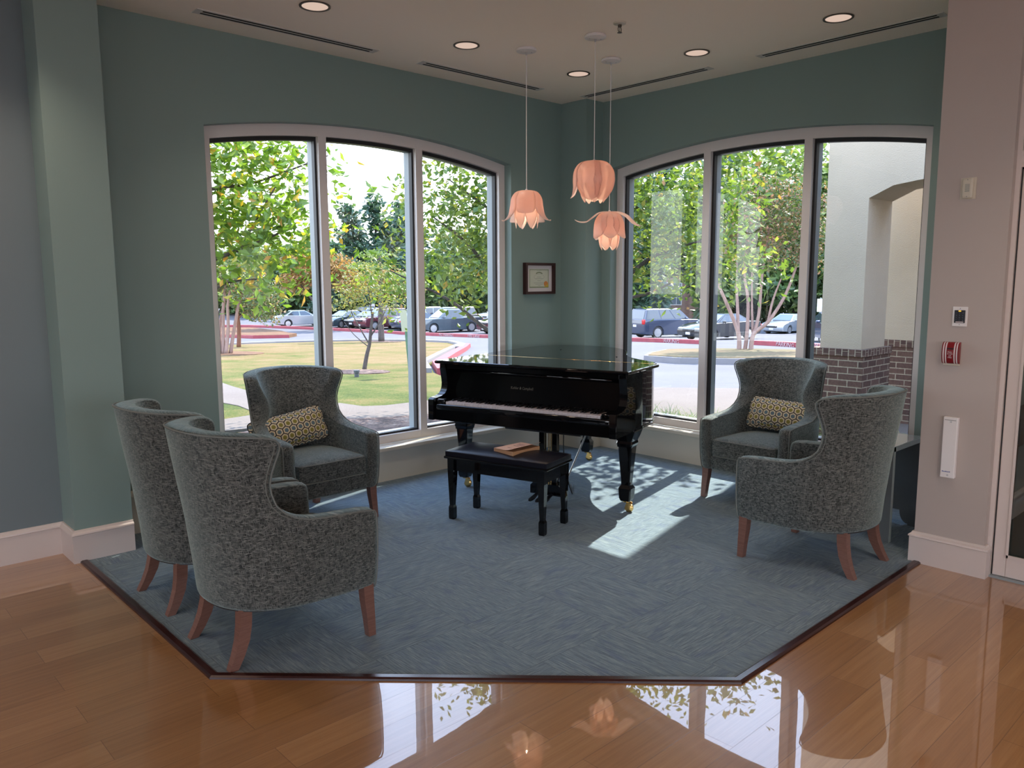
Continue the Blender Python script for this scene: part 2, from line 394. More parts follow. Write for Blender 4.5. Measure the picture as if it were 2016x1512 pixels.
def window(name, s0, s1, mulls, axis, label):
    # axis 'y': the window lies in a plane y = const, prism coordinates (x, z); axis 'x': (y, z)
    root = thing(name, None, None); root['kind'] = 'structure'; root['label'] = label
    N = 28
    def loop(a, b, z0, drop):
        ss = [a + (b - a) * i / N for i in range(N + 1)]
        return [(s, z0) for s in (a, b)] + [(s, arch_z(s, s0, s1, drop)) for s in ss[::-1]]
    fw_ = 0.068
    bm = B(); ring_prism(bm, loop(s0, s1, Z0, 0), loop(s0 + fw_, s1 - fw_, Z0 + fw_, fw_ + .012), 0.085, 0.135, axis)
    struct('window_frame', bm, m_frame, root)
    for a, b in mulls:
        bm = B(); zt = min(arch_z(a, s0, s1, 0.05), arch_z(b, s0, s1, 0.05))
        prism(bm, [(a, Z0 + .02), (b, Z0 + .02), (b, arch_z(b, s0, s1, 0.04)), (a, arch_z(a, s0, s1, 0.04))], 0.083, 0.137, axis)
        struct('mullion', bm, m_frame, root)
    edges = [s0 + fw_] + [e for m in mulls for e in m] + [s1 - fw_]
    for a, b in zip(edges[::2], edges[1::2]):
        g = 0.016; dr = fw_ + .012
        bm = B(); ring_prism(bm, loop(a, b, Z0 + fw_, dr), loop(a + g, b - g, Z0 + fw_ + g, dr + g + .012), 0.120, 0.160, axis)
        struct('gasket', bm, m_gasket, root)
        bm = B(); ring_prism(bm, loop(a, b, Z0 + fw_, dr), loop(a + .010, b - .010, Z0 + fw_ + .012, dr + .02), 0.165, 0.235, axis)
        struct('outer_frame', bm, m_alu, root)
        bm = B(); P = (lambda u, w: (u, .145, w)) if axis == 'y' else (lambda u, w: (.145, u, w))
        bm.faces.new([bm.verts.new(P(u, w)) for u, w in loop(a + .004, b - .004, Z0 + fw_ + .004, dr + .004)])
        struct('glass_pane', bm, m_glass, root)
    return root
window('window_1', LW0, LW1, [(-2.712, -2.648), (-1.840, -1.774)], 'y', 'left arched window with three tall panes')
window('window_2', RW0, RW1, [(-2.296, -2.232), (-1.412, -1.346)], 'x', 'right arched window with three tall panes')

# sills and cream aprons under the windows
bm = B(); box(bm, -4.25, -0.77, -0.045, 0.086, 0.250, 0.284, 0.006); struct('trim_1', bm, m_apron)
bm = B(); box(bm, -0.045, 0.086, -3.25, -0.315, 0.250, 0.284, 0.006); struct('trim_2', bm, m_apron)
bm = B(); box(bm, -4.27, -0.23, -0.016, 0.0, 0.0, 0.251); box(bm, -4.27, -0.23, -0.022, 0.0, 0.215, 0.25); struct('baseboard_left', bm, m_apron)
bm = B(); box(bm, -0.016, 0.0, -3.60, -0.31, 0.0, 0.251); box(bm, -0.022, 0.0, -3.60, -0.31, 0.215, 0.25); struct('baseboard_right', bm, m_apron)
bm = B(); box(bm, -0.246, 0.0, -0.326, 0.0, 0.0, 0.17, 0.004); struct('baseboard_corner', bm, m_apron)

# boxed chase in the corner, pilaster on the left, the far left wall, the beige wall end on the right
bm = B(); box(bm, -0.230, 0.0, -0.310, 0.0, 0.0, H); struct('wall_corner', bm, m_wall)
bm = B(); box(bm, -4.585, -4.272, -0.315, 0.02, 0.0, H); struct('wall_pilaster', bm, m_wall)
bm = B(); box(bm, -11.0, -4.58, -0.064, 0.10, 0.0, H); struct('wall_far_left', bm, m_wall_skylit)
bm = B(); box(bm, -1.105, -0.985, -3.955, -3.600, 0.0, H); box(bm, -0.985, 0.24, -3.70, -3.600, 0.0, H); struct('wall_end', bm, m_beige)
# the lobby behind the camera
# (these two walls have plain daylight windows of their own)
def lobby_wall(name, axis, a0, a1, d0, d1, wins):
    bm = B(); xs = [a0]
    def bx_(u0, u1, z0, z1):
        if axis == 'x': box(bm, d0, d1, u0, u1, z0, z1)
        else: box(bm, u0, u1, d0, d1, z0, z1)
    u = a0
    for w0, w1 in wins: bx_(u, w0, 0, H); bx_(w0, w1, 0, .45); bx_(w0, w1, 2.75, H); u = w1
    bx_(u, a1, 0, H); struct(name, bm, m_beige)
    for w0, w1 in wins:
        bm = B(); n_ = 3
        for i in range(n_ + 1):
            c = w0 + (w1 - w0) * i / n_
            if axis == 'x': box(bm, d0 + .02, d1 - .02, c - .035, c + .035, .45, 2.75)
            else: box(bm, c - .035, c + .035, d0 + .02, d1 - .02, .45, 2.75)
        struct('window_frame_lobby', bm, m_frame)
lobby_wall('wall_lobby_left', 'x', -11.0, 0.1, -11.1, -11.0, [(-9.6, -6.4), (-5.2, -2.0)])
lobby_wall('wall_lobby_back', 'y', -11.1, -1.0, -11.1, -11.0, [(-9.8, -6.6), (-5.6, -2.4)])
bm = B(); box(bm, -1.105, -1.0, -11.0, -5.15, 0, H); box(bm, -1.105, -1.0, -5.15, -3.955, 2.98, H); struct('wall_lobby_right', bm, m_beige)

def baseboard(name, pts, mat, h=0.165):
    # pts: run of the wall foot, room on the left hand side of travel
    bm = B(); prof = [(0.0, 0.0), (0.020, 0.0), (0.020, h - .030), (0.026, h - .026), (0.024, h - .018), (0.013, h - .010), (0.009, h), (0.0, h)]
    P = [Vector((p[0], p[1], 0)) for p in pts]; secs = []
    for i, p in enumerate(P):
        d0 = (P[i] - P[i - 1]).normalized() if i else (P[1] - P[0]).normalized(); d1 = (P[i + 1] - P[i]).normalized() if i < len(P) - 1 else d0
        n0 = Vector((-d0.y, d0.x, 0)); n1 = Vector((-d1.y, d1.x, 0)); m = (n0 + n1); m = m / (m.dot(n0)) if m.length > 1e-6 else n0
        secs.append([p + m * o + Vector((0, 0, z)) for o, z in prof])
    loft(bm, secs); return struct(name, bm, mat)
baseboard('baseboard_pilaster', [(-4.272, -0.315), (-4.585, -0.315), (-4.585, -0.064), (-11.0, -0.064)], m_trim, 0.190)
baseboard('baseboard_end', [(-1.06, -3.955), (-1.105, -3.955), (-1.105, -3.600), (-0.95, -3.600)], m_trim, 0.178)

# floor, carpet inlay, dark transition strips, ceiling
RUG = [(-4.552, -0.30), (-4.552, -2.157), (-3.040, -3.647), (-1.080, -3.625)]
SHELL = [(-11.1, -11.1), (1.6, -11.1), (1.6, -3.68), (0.24, -3.60), (0.24, 0.24), (-4.6, 0.24), (-11.1, 0.10)]
bm = B(); prism(bm, [(-11.1, -11.1), (1.6, -11.1), (1.6, -3.68), (0.1, -3.60), (0.1, 0.1), (-11.1, 0.05)], -0.12, 0.0); struct('floor', bm, m_wood)
bm = B(); prism(bm, [(-4.552, 0.0), (-4.552, -2.157), (-3.040, -3.647), (-1.08, -3.625), (0.0, -3.625), (0.0, 0.0)], -0.02, 0.006); struct('carpet', bm, m_carpet)
def strip(name, a, b, ea, eb):
    # half round strip with mitred ends
    a, b = Vector((*a, 0)), Vector((*b, 0)); t = (b - a).normalized(); nn = Vector((-t.y, t.x, 0)); bm = B()
    prof = [(-0.022, 0.0), (-0.021, 0.008), (-0.012, 0.013), (0.012, 0.013), (0.021, 0.008), (0.022, 0.0)]
    loft(bm, [[p + nn * o + t * (o * e) + Vector((0, 0, z)) for o, z in prof] for p, e in ((a, ea), (b, eb))])
    return struct(name, bm, m_trans)
k = math.tan(R(22.4))
strip('trim_3', RUG[0], RUG[1], 0, -k); strip('trim_4', RUG[1], RUG[2], k, -k); strip('trim_5', RUG[2], (-1.09, -3.628), k, 0)
bm = B(); prism(bm, SHELL, H, H + 0.15); struct('ceiling', bm, m_ceil)

# glazed door on the far right with a vestibule behind it
door = thing('door_1', None, None, (-1.045, -3.955, 0)); door['kind'] = 'structure'; door['label'] = 'white framed glass door beside the beige wall end'
bm = B(); box(bm, -0.01, 0.035, -0.022, 0.0, 0, 2.98); box(bm, -0.01, 0.035, -1.195, -1.15, 0, 2.98); box(bm, -0.01, 0.035, -1.15, -0.022, 2.94, 2.98)
box(bm, -0.005, 0.035, -1.15, -0.022, 2.155, 2.235); struct('door_frame', bm, m_trim, door)
bm = B(); box(bm, 0.0, 0.04, -0.090, -0.030, 0.012, 2.145, 0.004); box(bm, 0.0, 0.04, -1.14, -1.06, 0.012, 2.145, 0.004)
box(bm, 0.0, 0.04, -1.06, -0.090, 0.012, 0.125, 0.004); box(bm, 0.0, 0.04, -1.06, -0.090, 2.06, 2.145, 0.004)
for y0, y1, z0, z1 in ((-0.100, -0.088, 0.12, 2.06), (-1.06, -1.045, 0.12, 2.06), (-1.06, -0.090, 0.12, 0.135), (-1.06, -0.090, 2.045, 2.06)): box(bm, -0.006, 0.0, y0, y1, z0, z1)
struct('door_leaf', bm, m_trim, door)
bm = B(); box(bm, 0.012, 0.03, -0.030, -0.022, 0, 2.155); box(bm, 0.012, 0.03, -1.15, -0.022, 2.145, 2.155); struct('door_seal', bm, m_gasket, door)
bm = B(); box(bm, 0.018, 0.022, -1.06, -0.095, 0.125, 2.06); struct('door_glass', bm, m_glass, door)
bm = B(); box(bm, 0.018, 0.022, -1.15, -0.045, 2.235, 2.94); struct('transom_glass', bm, m_glass, door)
bm = B(); box(bm, -0.012, 0.0, -0.115, -0.065, 2.17, 2.20); struct('door_closer', bm, m_slot, door)
bm = B(); box(bm, -0.02, 0.06, -1.15, 0.0, 0.0, 0.010); struct('door_sill', bm, m_alu, door)
m_vest = plain('vestibule_paint', (0.42, 0.46, 0.44), 0.6)
m_vcarp = plain('vestibule_carpet', (0.022, 0.040, 0.042), 0.95, vary=0.3)
bm = B(); box(bm, 1.5, 1.6, -11.0, -3.68, 0, H); struct('wall_vestibule', bm, m_vest)
bm = B(); box(bm, -1.0, 1.6, -6.6, -6.5, 0, H); struct('wall_vestibule_back', bm, m_vest)
bm = B(); box(bm, -0.985, 1.5, -3.74, -3.70, 0, H); struct('wall_vestibule_side', bm, m_vest)
bm = B(); box(bm, -0.985, 1.5, -6.5, -3.74, 0.0, 0.005); struct('carpet_vestibule', bm, m_vcarp)
baseboard('baseboard_vestibule', [(-0.9, -3.741), (1.499, -3.741)][::-1], m_trim, 0.17)

m_console = plain('console_wood', (0.16, 0.07, 0.03), .35, vary=.2); m_consoled = plain('console_top_wood', (0.035, 0.010, 0.008), .25)
ct = thing('console_table', 'brown wooden console table glimpsed through the glass door', 'table', (0.10, -3.845, 0.005))
bm = B(); box(bm, -.62, .62, -.075, .075, .74, .775, .004); obj('tabletop', bm, m_consoled, ct)
bm = B(); box(bm, -.58, .58, -.060, .060, .60, .74); obj('apron', bm, m_consoled, ct)
for s in (-1, 1):
    for r in (-1, 1):
        bm = B(); sqloft(bm, [(s * .560, r * .045, 0, .016, .016), (s * .560, r * .045, .62, .026, .022)]); obj('leg', bm, m_console, ct)
# ================================================================ CEILING FITTINGS
def vent(label, x0, x1, y0, y1, along):
    t = thing('ceiling_vent', label, 'vent', ((x0 + x1) / 2, (y0 + y1) / 2, H), 0, 'slot diffusers in the ceiling'); hx, hy = (x1 - x0) / 2, (y1 - y0) / 2
    bm = B()
    box(bm, -hx, hx, -hy, hy, -0.004, 0.0); obj('vent_frame', bm, m_ventf, t)
    for sgn in (-1, 1):
        bm = B()
        if along == 'x': box(bm, -hx + .045, hx - .045, sgn * .020 - .0085, sgn * .020 + .0085, -0.0055, -0.0035)
        else: box(bm, sgn * .020 - .0085, sgn * .020 + .0085, -hy + .045, hy - .045, -0.0055, -0.0035)
        obj('slot', bm, m_slot, t)
    return t
vent('long slot vent above the left window, at its outer end', -3.725, -2.440, -0.335, -0.245, 'x')
vent('slot vent above the left window, nearest the room corner', -2.050, -0.775, -0.322, -0.232, 'x')
vent('slot vent above the right window, nearest the room corner', -0.350, -0.258, -1.645, -0.330, 'y')
vent('long slot vent above the right window, beside the beige wall end', -0.350, -0.258, -3.310, -2.045, 'y')
def can(x, y, label, group='recessed downlights', power=20):
    t = thing('ceiling_downlight', label, 'downlight', (x, y, H), 0, group)
    bm = B(); prof = [(0.074, -0.001), (0.091, -0.001), (0.091, -0.006), (0.086, -0.0075), (0.078, -0.006), (0.074, 0.012)]
    lathe(bm, prof + [prof[0]], 40, cap=False); obj('trim_ring', bm, m_darkmetal, t, smooth=True, auto=40)
    bm = B(); lathe(bm, [(0.0005, -0.003), (0.0765, -0.003)], 40, cap=True); obj('lens', bm, m_can, t)
    if power:
        ld = bpy.data.lights.new('downlight_beam', 'SPOT'); ld.energy = power; ld.color = (1.0, 0.78, 0.60); ld.spot_size = R(115); ld.spot_blend = 0.8; ld.shadow_soft_size = 0.06
        lo = bpy.data.objects.new('downlight_beam', ld); C.objects.link(lo); lo.parent = t; lo.location = (0, 0, -0.02)
    return t
can(-3.227, -0.838, 'recessed downlight nearest the left end of the ceiling')
can(-2.064, -0.835, 'recessed downlight above the middle of the left window')
can(-0.925, -0.843, 'recessed downlight just in front of the corner chase')
can(-0.728, -1.803, 'recessed downlight right of the sprinkler head')
can(-0.720, -2.830, 'recessed downlight above the right end of the right window')
for x, y in ((-5.0, -0.75), (-6.3, -0.9), (-3.2, -5.6), (-5.2, -6.6), (-7.4, -4.4), (-7.6, -7.2), (-2.6, -7.6), (-5.0, -9.0), (-9.2, -3.0), (-9.2, -6.0), (-2.2, -4.6)):
    can(x, y, 'recessed downlight in the lobby ceiling', 'lobby downlights', 40)
can(0.1, -5.0, 'recessed downlight in the vestibule', 'vestibule downlights', 30)

sp = thing('fire_sprinkler', 'small metal fire sprinkler head hanging from the ceiling', 'sprinkler', (-1.649, -1.850, H))
bm = B(); lathe(bm, [(0.0, 0), (0.042, 0), (0.040, -0.006), (0.020, -0.012), (0.0, -0.012)], 24, cap=False); obj('escutcheon', bm, m_cream, sp, smooth=True, auto=40)
bm = B(); lathe(bm, [(0.0, -.01), (0.012, -.01), (0.012, -.025), (0.0, -.025)], 12, cap=False)
for s in (-1, 1): tube(bm, [(s * .010, 0, -.024), (s * .016, 0, -.034), (s * .015, 0, -.048), (s * .003, 0, -.058)], 0.0025, 6)
tube(bm, [(0, 0, -.024), (0, 0, -.058)], 0.002, 6); obj('sprinkler_body', bm, m_darkmetal, sp)
bm = B(); lathe(bm, [(0.0, -.058), (0.015, -.058), (0.016, -.060), (0.0, -.060)], 12, cap=False); obj('deflector', bm, m_darkmetal, sp)

# ================================================================ FLOWER PENDANTS
def petal_mesh(bm, prof, wid, th, tips=1.0, n=14, m=8, curl=0.0, cup=1.0):
    # prof: centre line (radius, z); wid: half widths; the blade wraps around the axis
    pr = catmull(prof, 5); K = len(pr); rows = []
    for i, (r, z) in enumerate(pr):
        s = i / (K - 1); w = np.interp(s, [a for a, b in wid], [b for a, b in wid]); row = []
        for j in range(m + 1):
            t = j / m * 2 - 1; a = t * w * cup / max(r, 0.035); a = max(-1.5, min(1.5, a)); rr = r + curl * t * t * s
            extra = t * w * (1 - cup)
            x, y = rr * math.cos(a), rr * math.sin(a) + extra
            row.append(bm.verts.new((x * math.cos(th) - y * math.sin(th), x * math.sin(th) + y * math.cos(th), z)))
        rows.append(row)
    for a, b in zip(rows, rows[1:]):
        for j in range(m): bm.faces.new((a[j], a[j + 1], b[j + 1], b[j]))
def pendant(x, y, ztop, label, outer, inner, bulb_z):
    t = thing('flower_pendant', label, 'pendant lamp', (x, y, H), 0, 'flower pendant lamps'); zt = ztop - H
    bm = B(); lathe(bm, [(0.0005, -0.001), (0.070, -0.001), (0.074, -0.010), (0.070, -0.019), (0.020, -0.025), (0.0005, -0.026)], 36); obj('ceiling_canopy', bm, m_white, t, smooth=True, auto=40)
    bm = B(); lathe(bm, [(0.0005, -.022), (0.006, -.022), (0.006, -.044), (0.0005, -.044)], 12); obj('cord_grip', bm, m_steel, t)
    for s in (-1, 1):
        bm = B(); lathe(bm, [(0.0005, 0), (0.0035, 0), (0.0035, -.003), (0.0005, -.003)], 8, (s * .035, s * -.018, -.0225)); obj('screw', bm, m_steel, t)
    bm = B(); tube(bm, [(0, 0, -.03), (0, 0, zt + .01)], 0.0028, 8); obj('cord', bm, m_white, t)
    bm = B(); lathe(bm, [(0.0005, zt + .012), (0.008, zt + .010), (0.010, zt - .005), (0.016, zt - .012), (0.014, zt - .07), (0.0005, zt - .07)], 16); obj('lamp_holder', bm, m_white, t, smooth=True, auto=40)
    bm = B(); bmesh.ops.create_uvsphere(bm, u_segments=20, v_segments=14, radius=0.030, matrix=Matrix.Translation((0, 0, zt + bulb_z))); obj('bulb', bm, m_bulb, t, smooth=True)
    for lay in (outer, inner):
        for th, prof, wid, cup, curl in lay:
            bm = B(); petal_mesh(bm, [(r, zt + z) for r, z in prof], wid, R(th), cup=cup, curl=curl)
            o = obj('petal', bm, m_petal, t, smooth=True, fix=False)
            sm = o.modifiers.new('thick', 'SOLIDIFY'); sm.thickness = 0.0022
    return t
W1 = [(0, .022), (.25, .062), (.55, .080), (.8, .052), (.93, .022), (1, .002)]
WI = [(0, .020), (.3, .045), (.6, .055), (.82, .034), (1, .002)]
bell = [(.012, 0), (.075, -.012), (.108, -.055), (.118, -.115), (.132, -.175), (.165, -.215), (.185, -.212)]
bellin = [(.012, -.004), (.058, -.03), (.080, -.085), (.088, -.15), (.084, -.215), (.074, -.268)]
WB = [(0, .022), (.3, .066), (.7, .076), (.92, .050), (1, .012)]
blunt = [(.012, 0), (.075, -.012), (.106, -.055), (.116, -.105), (.120, -.150), (.118, -.168)]
pendant(-1.696, -1.049, 2.236, 'flower pendant lamp on the left, bell of drooping petals with flared tips',
        [(222, blunt, WB, 1.0, 0.0)] + [(a, bell, W1, 1.0, 0.0) for a in (150, 296, 8, 78)], [(a, bellin, WI, 1.0, 0.0) for a in (190, 250, 310, 10, 70, 130)], -0.120)
bud = [(.012, 0), (.085, -.012), (.128, -.060), (.140, -.120), (.126, -.185), (.092, -.240), (.072, -.262)]
budfl = [(.012, 0), (.090, -.012), (.132, -.060), (.141, -.120), (.140, -.175), (.147, -.225), (.158, -.246)]
W2 = [(0, .028), (.25, .080), (.55, .104), (.8, .066), (1, .003)]
budin = [(.012, -.004), (.060, -.03), (.092, -.09), (.098, -.16), (.086, -.230), (.066, -.278)]
pendant(-1.574, -1.581, 2.396, 'topmost flower pendant lamp, closed round bud of overlapping petals',
        [(a, bud, W2, 1.0, 0.0) for a in (202, 262, 334, 46)] + [(130, budfl, W2, 1.0, 0.0)], [(a, budin, WI, 1.0, 0.0) for a in (160, 225, 290, 0, 70)], -0.135)
opn = [(.012, 0), (.080, -.006), (.130, -.040), (.175, -.072), (.225, -.075), (.262, -.058)]
opn2 = [(.012, 0), (.085, -.006), (.140, -.030), (.190, -.080), (.228, -.105), (.250, -.103)]
mid = [(.012, 0), (.070, -.015), (.105, -.065), (.115, -.125), (.122, -.175), (.140, -.205)]
opin = [(.012, -.004), (.055, -.04), (.076, -.11), (.078, -.185), (.070, -.245), (.052, -.285)]
W3 = [(0, .025), (.3, .072), (.6, .072), (.85, .035), (1, .002)]
pendant(-1.055, -1.283, 2.106, 'lowest flower pendant lamp, open bloom with wide petals spread to both sides',
        [(136, opn, W3, .85, 0.0), (-42, opn2, W3, .85, 0.0), (40, opn, W3, .85, 0.0), (225, mid, W1, 1.0, 0.0), (172, mid, W1, 1.0, 0.0), (-85, mid, W1, 1.0, 0.0), (85, mid, W1, 1.0, 0.0)],
        [(a, opin, WI, 1.0, 0.0) for a in (200, 255, 310, 10, 70, 140)], -0.150)

# ================================================================ WALL FITTINGS
# framed certificate on the narrow wall between window and corner
cf = thing('framed_certificate', 'small dark framed certificate hanging between the left window and the corner', 'picture frame', (-0.536, 0.0, 1.612))
W_, H_ = 0.385, 0.285
bm = B(); o_ = [(-W_ / 2, -H_ / 2), (W_ / 2, -H_ / 2), (W_ / 2, H_ / 2), (-W_ / 2, H_ / 2)]; f_ = 0.024
ring_prism(bm, o_, [(u - math.copysign(f_, u), v - math.copysign(f_, v)) for u, v in o_], -0.042, 0.0, 'y'); obj('frame_moulding', bm, m_walnut, cf)
bm = B(); box(bm, -.17, .17, -.014, -.010, -.12, .12); obj('mat_board', bm, m_mat, cf)
bm = B(); box(bm, -.130, .130, -.016, -.014, -.088, .088); ce = obj('certificate', bm, m_paper, cf)
bm = B()
for a, b, c, d in ((-.122, .122, .078, .082), (-.122, .122, -.083, -.076), (-.122, -.119, -.08, .08), (.119, .122, -.08, .08)): box(bm, a, b, -.0172, -.016, c, d)
obj('border', bm, m_olive, ce)
bm = B(); pts = [(-.040 + .080 * i / 10, -.0165, .046 + .010 * math.sin(PI * i / 10)) for i in range(11)]; tube(bm, pts, 0.0042, 6); obj('ribbon', bm, m_olive, ce)
bm = B(); tube(bm, [(.066 * math.cos(a), -.0165, .014 + .026 * math.sin(a)) for a in [2 * PI * i / 28 for i in range(28)]], 0.0007, 5, True); obj('oval', bm, m_ink, ce)
bm = B()
for z, w in ((.068, .03), (.014, .028), (-.001, .045), (-.021, .022), (-.040, .07), (-.052, .05), (-.066, .015)):
    bm = B(); box(bm, -w, w, -.0168, -.016, z - .0014, z + .0014); obj('writing_line', bm, m_ink, ce)
bm = B(); prism(bm, [(.088 + .026 * math.cos(a), -.048 + .024 * math.sin(a)) for a in [2 * PI * i / 24 for i in range(24)]], -.0175, -.016, 'y'); obj('seal', bm, m_seal, ce)
bm = B(); prism(bm, [(.062, -.078), (.118, -.078), (.118, -.045), (.098, -.058)], -.0185, -.016, 'y'); obj('seal_ribbon', bm, m_gold, ce)
XE = -1.105
# siren / speaker plate
t = thing('wall_speaker', 'small cream speaker plate, topmost fitting on the beige wall end', 'speaker', (XE, -3.757, 2.063))
bm = B(); prism(bm, [(-.037 + .004 * 0, -.055), (.037, -.055), (.037, .055), (-.037, .055)], -0.006, 0, 'x'); obj('back_plate', bm, m_cream, t)
bm = B(); rbox(bm, (-.012, 0, 0), (.010, .026, .052), .008, 6); obj('face', bm, m_cream, t, smooth=True, auto=50)
for i in range(8):
    bm = B(); box(bm, -.0228, -.0215, -.011, .011, -.018 + i * .0052, -.0155 + i * .0052); obj('grille_slot', bm, m_ink, t)
for s in (-1, 1):
    bm = B(); lathe(bm, [(.0004, 0), (.0025, 0), (.0025, .0015), (.0004, .0015)], 8); bm.transform(Matrix.Translation((-.0223, 0, s * .043)) @ Matrix.Rotation(R(-90), 4, 'Y')); obj('screw', bm, m_ink, t)
# keypad
t = thing('entry_keypad', 'white wall plate with dark numbered keypad and amber light, above the fire alarm', 'keypad', (XE, -3.760, 1.396))
bm = B(); box(bm, -.008, 0, -.036, .036, -.052, .052, .002); obj('wall_plate', bm, m_white, t)
m_keyb = plain('keypad_dark', (0.006, 0.007, 0.012), 0.3); m_digit = plain('keypad_digit', (0.16, 0.19, 0.24), 0.5)
bm = B(); box(bm, -.012, -.007, -.0265, .0265, -.034, .034, .002); kp = obj('keypad_panel', bm, m_keyb, t)
ks = ['1', '2', '3', '4', '5', '6', '7', '8', '9', '*', '0', '#']
rx = (R(90), 0, R(-90))
for i, s in enumerate(ks):
    yk, zk = .016 - (i % 3) * .016, .0185 - (i // 3) * .0125
    bm = B(); box(bm, -.0135, -.0118, yk - .006, yk + .006, zk - .0045, zk + .0045, .0006); kb = obj('key', bm, m_keyb, kp)
    text_mesh('digit', s, .0085, m_digit, kb, (-.0136, yk, zk), rx, 0.0003)
bm = B(); box(bm, -.0135, -.0118, -.020, .018, -.031, -.0265); obj('label_strip', bm, m_mark, t)
bm = B(); box(bm, -.0135, -.0118, -.006, .006, .027, .032); obj('indicator_light', bm, m_led, t)
for s in (-1, 1):
    bm = B(); lathe(bm, [(.0004, 0), (.0024, 0), (.0024, .001), (.0004, .001)], 8); bm.transform(Matrix.Translation((-.008, 0, s * .043)) @ Matrix.Rotation(R(-90), 4, 'Y')); obj('screw', bm, m_ink, t)
# fire alarm pull station
t = thing('fire_alarm_pull', 'red and white striped fire alarm pull station on the beige wall end', 'fire alarm', (XE, -3.735, 1.200))
bm = B(); box(bm, -.014, 0, -.040, .040, -.068, .058, .003); obj('back_box', bm, m_cream, t)
prof = catmull([(-.010, -.058), (-.030, -.050), (-.042, -.010), (-.040, .030), (-.028, .054), (-.010, .060)], 4)
bm = B(); loft(bm, [[(x, yy, z) for x, z in prof] for yy in (-.042, .042)], caps=True, closed=True); obj('cover', bm, m_red, t, smooth=True, auto=50)
for yy in (-.033, -.021, .021, .033):
    bm = B(); loft(bm, [[(x - .0012, yy + s * .0032, z) for x, z in prof[1:-1]] for s in (-1, 1)], caps=False, closed=False); obj('stripe', bm, m_mark, t, smooth=True)
bm = B(); box(bm, -.043, -.036, -.017, .017, .020, .030, .002); obj('pull_handle', bm, plain('pull_dark', (0.045, 0.002, 0.004), .4), t)
for i, s in enumerate(('PULL', 'IN CASE', 'OF', 'FIRE')):
    text_mesh('lettering', s, .0105 if i != 1 else .0075, m_mark, t, (-.0435 + i * .0004, 0, .006 - i * .0095), rx, 0.0004)
# long white access reader
t = thing('wall_access_panel', 'long narrow white plastic box low on the beige wall end', 'access panel', (XE, -3.757, 0.687))
bm = B(); box(bm, -.030, 0, -.036, .036, -.168, .168, .004); obj('housing', bm, m_white, t)
bm = B(); box(bm, -.0315, -.029, -.028, .028, .150, .153); obj('seam_line', bm, m_ink, t)
for z in (-.152, .142):
    bm = B(); lathe(bm, [(.0005, 0), (.0055, 0), (.005, .0015), (.0005, .0015)], 12); bm.transform(Matrix.Translation((-.030, -.002, z)) @ Matrix.Rotation(R(-90), 4, 'Y')); obj('screw', bm, m_steel, t)
m_blue = plain('logo_blue', (0.05, 0.09, 0.30), 0.5)
bm = B()
for i in range(7): box(bm, -.0308, -.0298, .026 - i * .006 - .0042, .026 - i * .006, -.136, -.131 + (.0015 if i % 3 == 0 else 0))
obj('logo_print', bm, m_blue, t)

# ================================================================ WING CHAIRS
LV = [  # z, front limit, half width, back
    (.222, .325, .326, -.318), (.240, .330, .332, -.326), (.30, .333, .341, -.345), (.38, .334, .347, -.360), (.46, .334, .350, -.371), (.53, .333, .350, -.379),
    (.565, .331, .350, -.383), (.582, .318, .350, -.385), (.590, .262, .350, -.386), (.594, .18, .349, -.387), (.598, .08, .348, -.388), (.606, .005, .347, -.389),
    (.625, -.055, .346, -.391), (.655, -.100, .345, -.394), (.695, -.132, .345, -.398), (.75, -.150, .347, -.404), (.80, -.156, .350, -.409), (.85, -.149, .355, -.414),
    (.90, -.136, .362, -.419), (.945, -.124, .368, -.423), (.975, -.122, .372, -.426), (.995, -.140, .374, -.428), (1.006, -.180, .375, -.429), (1.010, -.235, .375, -.430)]
LV = [((.606 + (z - .606) * .915) if z > .606 else z, f, w, b + (.030 if z < .62 else .030 - .016 * min(1, (z - .62) / .38)) * min(1, max(0, (z - .22) / .12))) for z, f, w, b in LV]
def u_path(w, yb, yf, n, p=0.88, yc=0.02):
    fine = []
    M_ = 60
    for i in range(M_ + 1):
        a = (PI / 2) * i / M_; fine.append((w * math.sin(a) ** p, yc - (yc - yb) * math.cos(a) ** p))
    if yf > yc: fine.append((w, yf))
    else:
        cut = [q for q in fine if q[1] <= yf]; nx = fine[len(cut)] if len(cut) < len(fine) else fine[-1]; la = cut[-1]
        if nx[1] > la[1]: t = (yf - la[1]) / (nx[1] - la[1]); cut.append((la[0] + (nx[0] - la[0]) * t, yf))
        fine = cut
    L = [0.0]
    for a, b in zip(fine, fine[1:]): L.append(L[-1] + math.hypot(b[0] - a[0], b[1] - a[1]))
    half = []
    for i in range(n + 1):
        s = L[-1] * i / n; half.append((float(np.interp(s, L, [f[0] for f in fine])), float(np.interp(s, L, [f[1] for f in fine])), s))
    return [(-x, y, -s) for x, y, s in half[:0:-1]] + [(x, y, s) for x, y, s in half]
def chair_z(z, x, y):
    if z < .30: z += .016 * max(0.0, min(1.0, (0.15 - y) / .5)) * (1 - (z - .222) / .078)
    if z > .80: z += .022 * (1 - (x / .38) ** 2) * min(1, (z - .80) / .17)
    return z
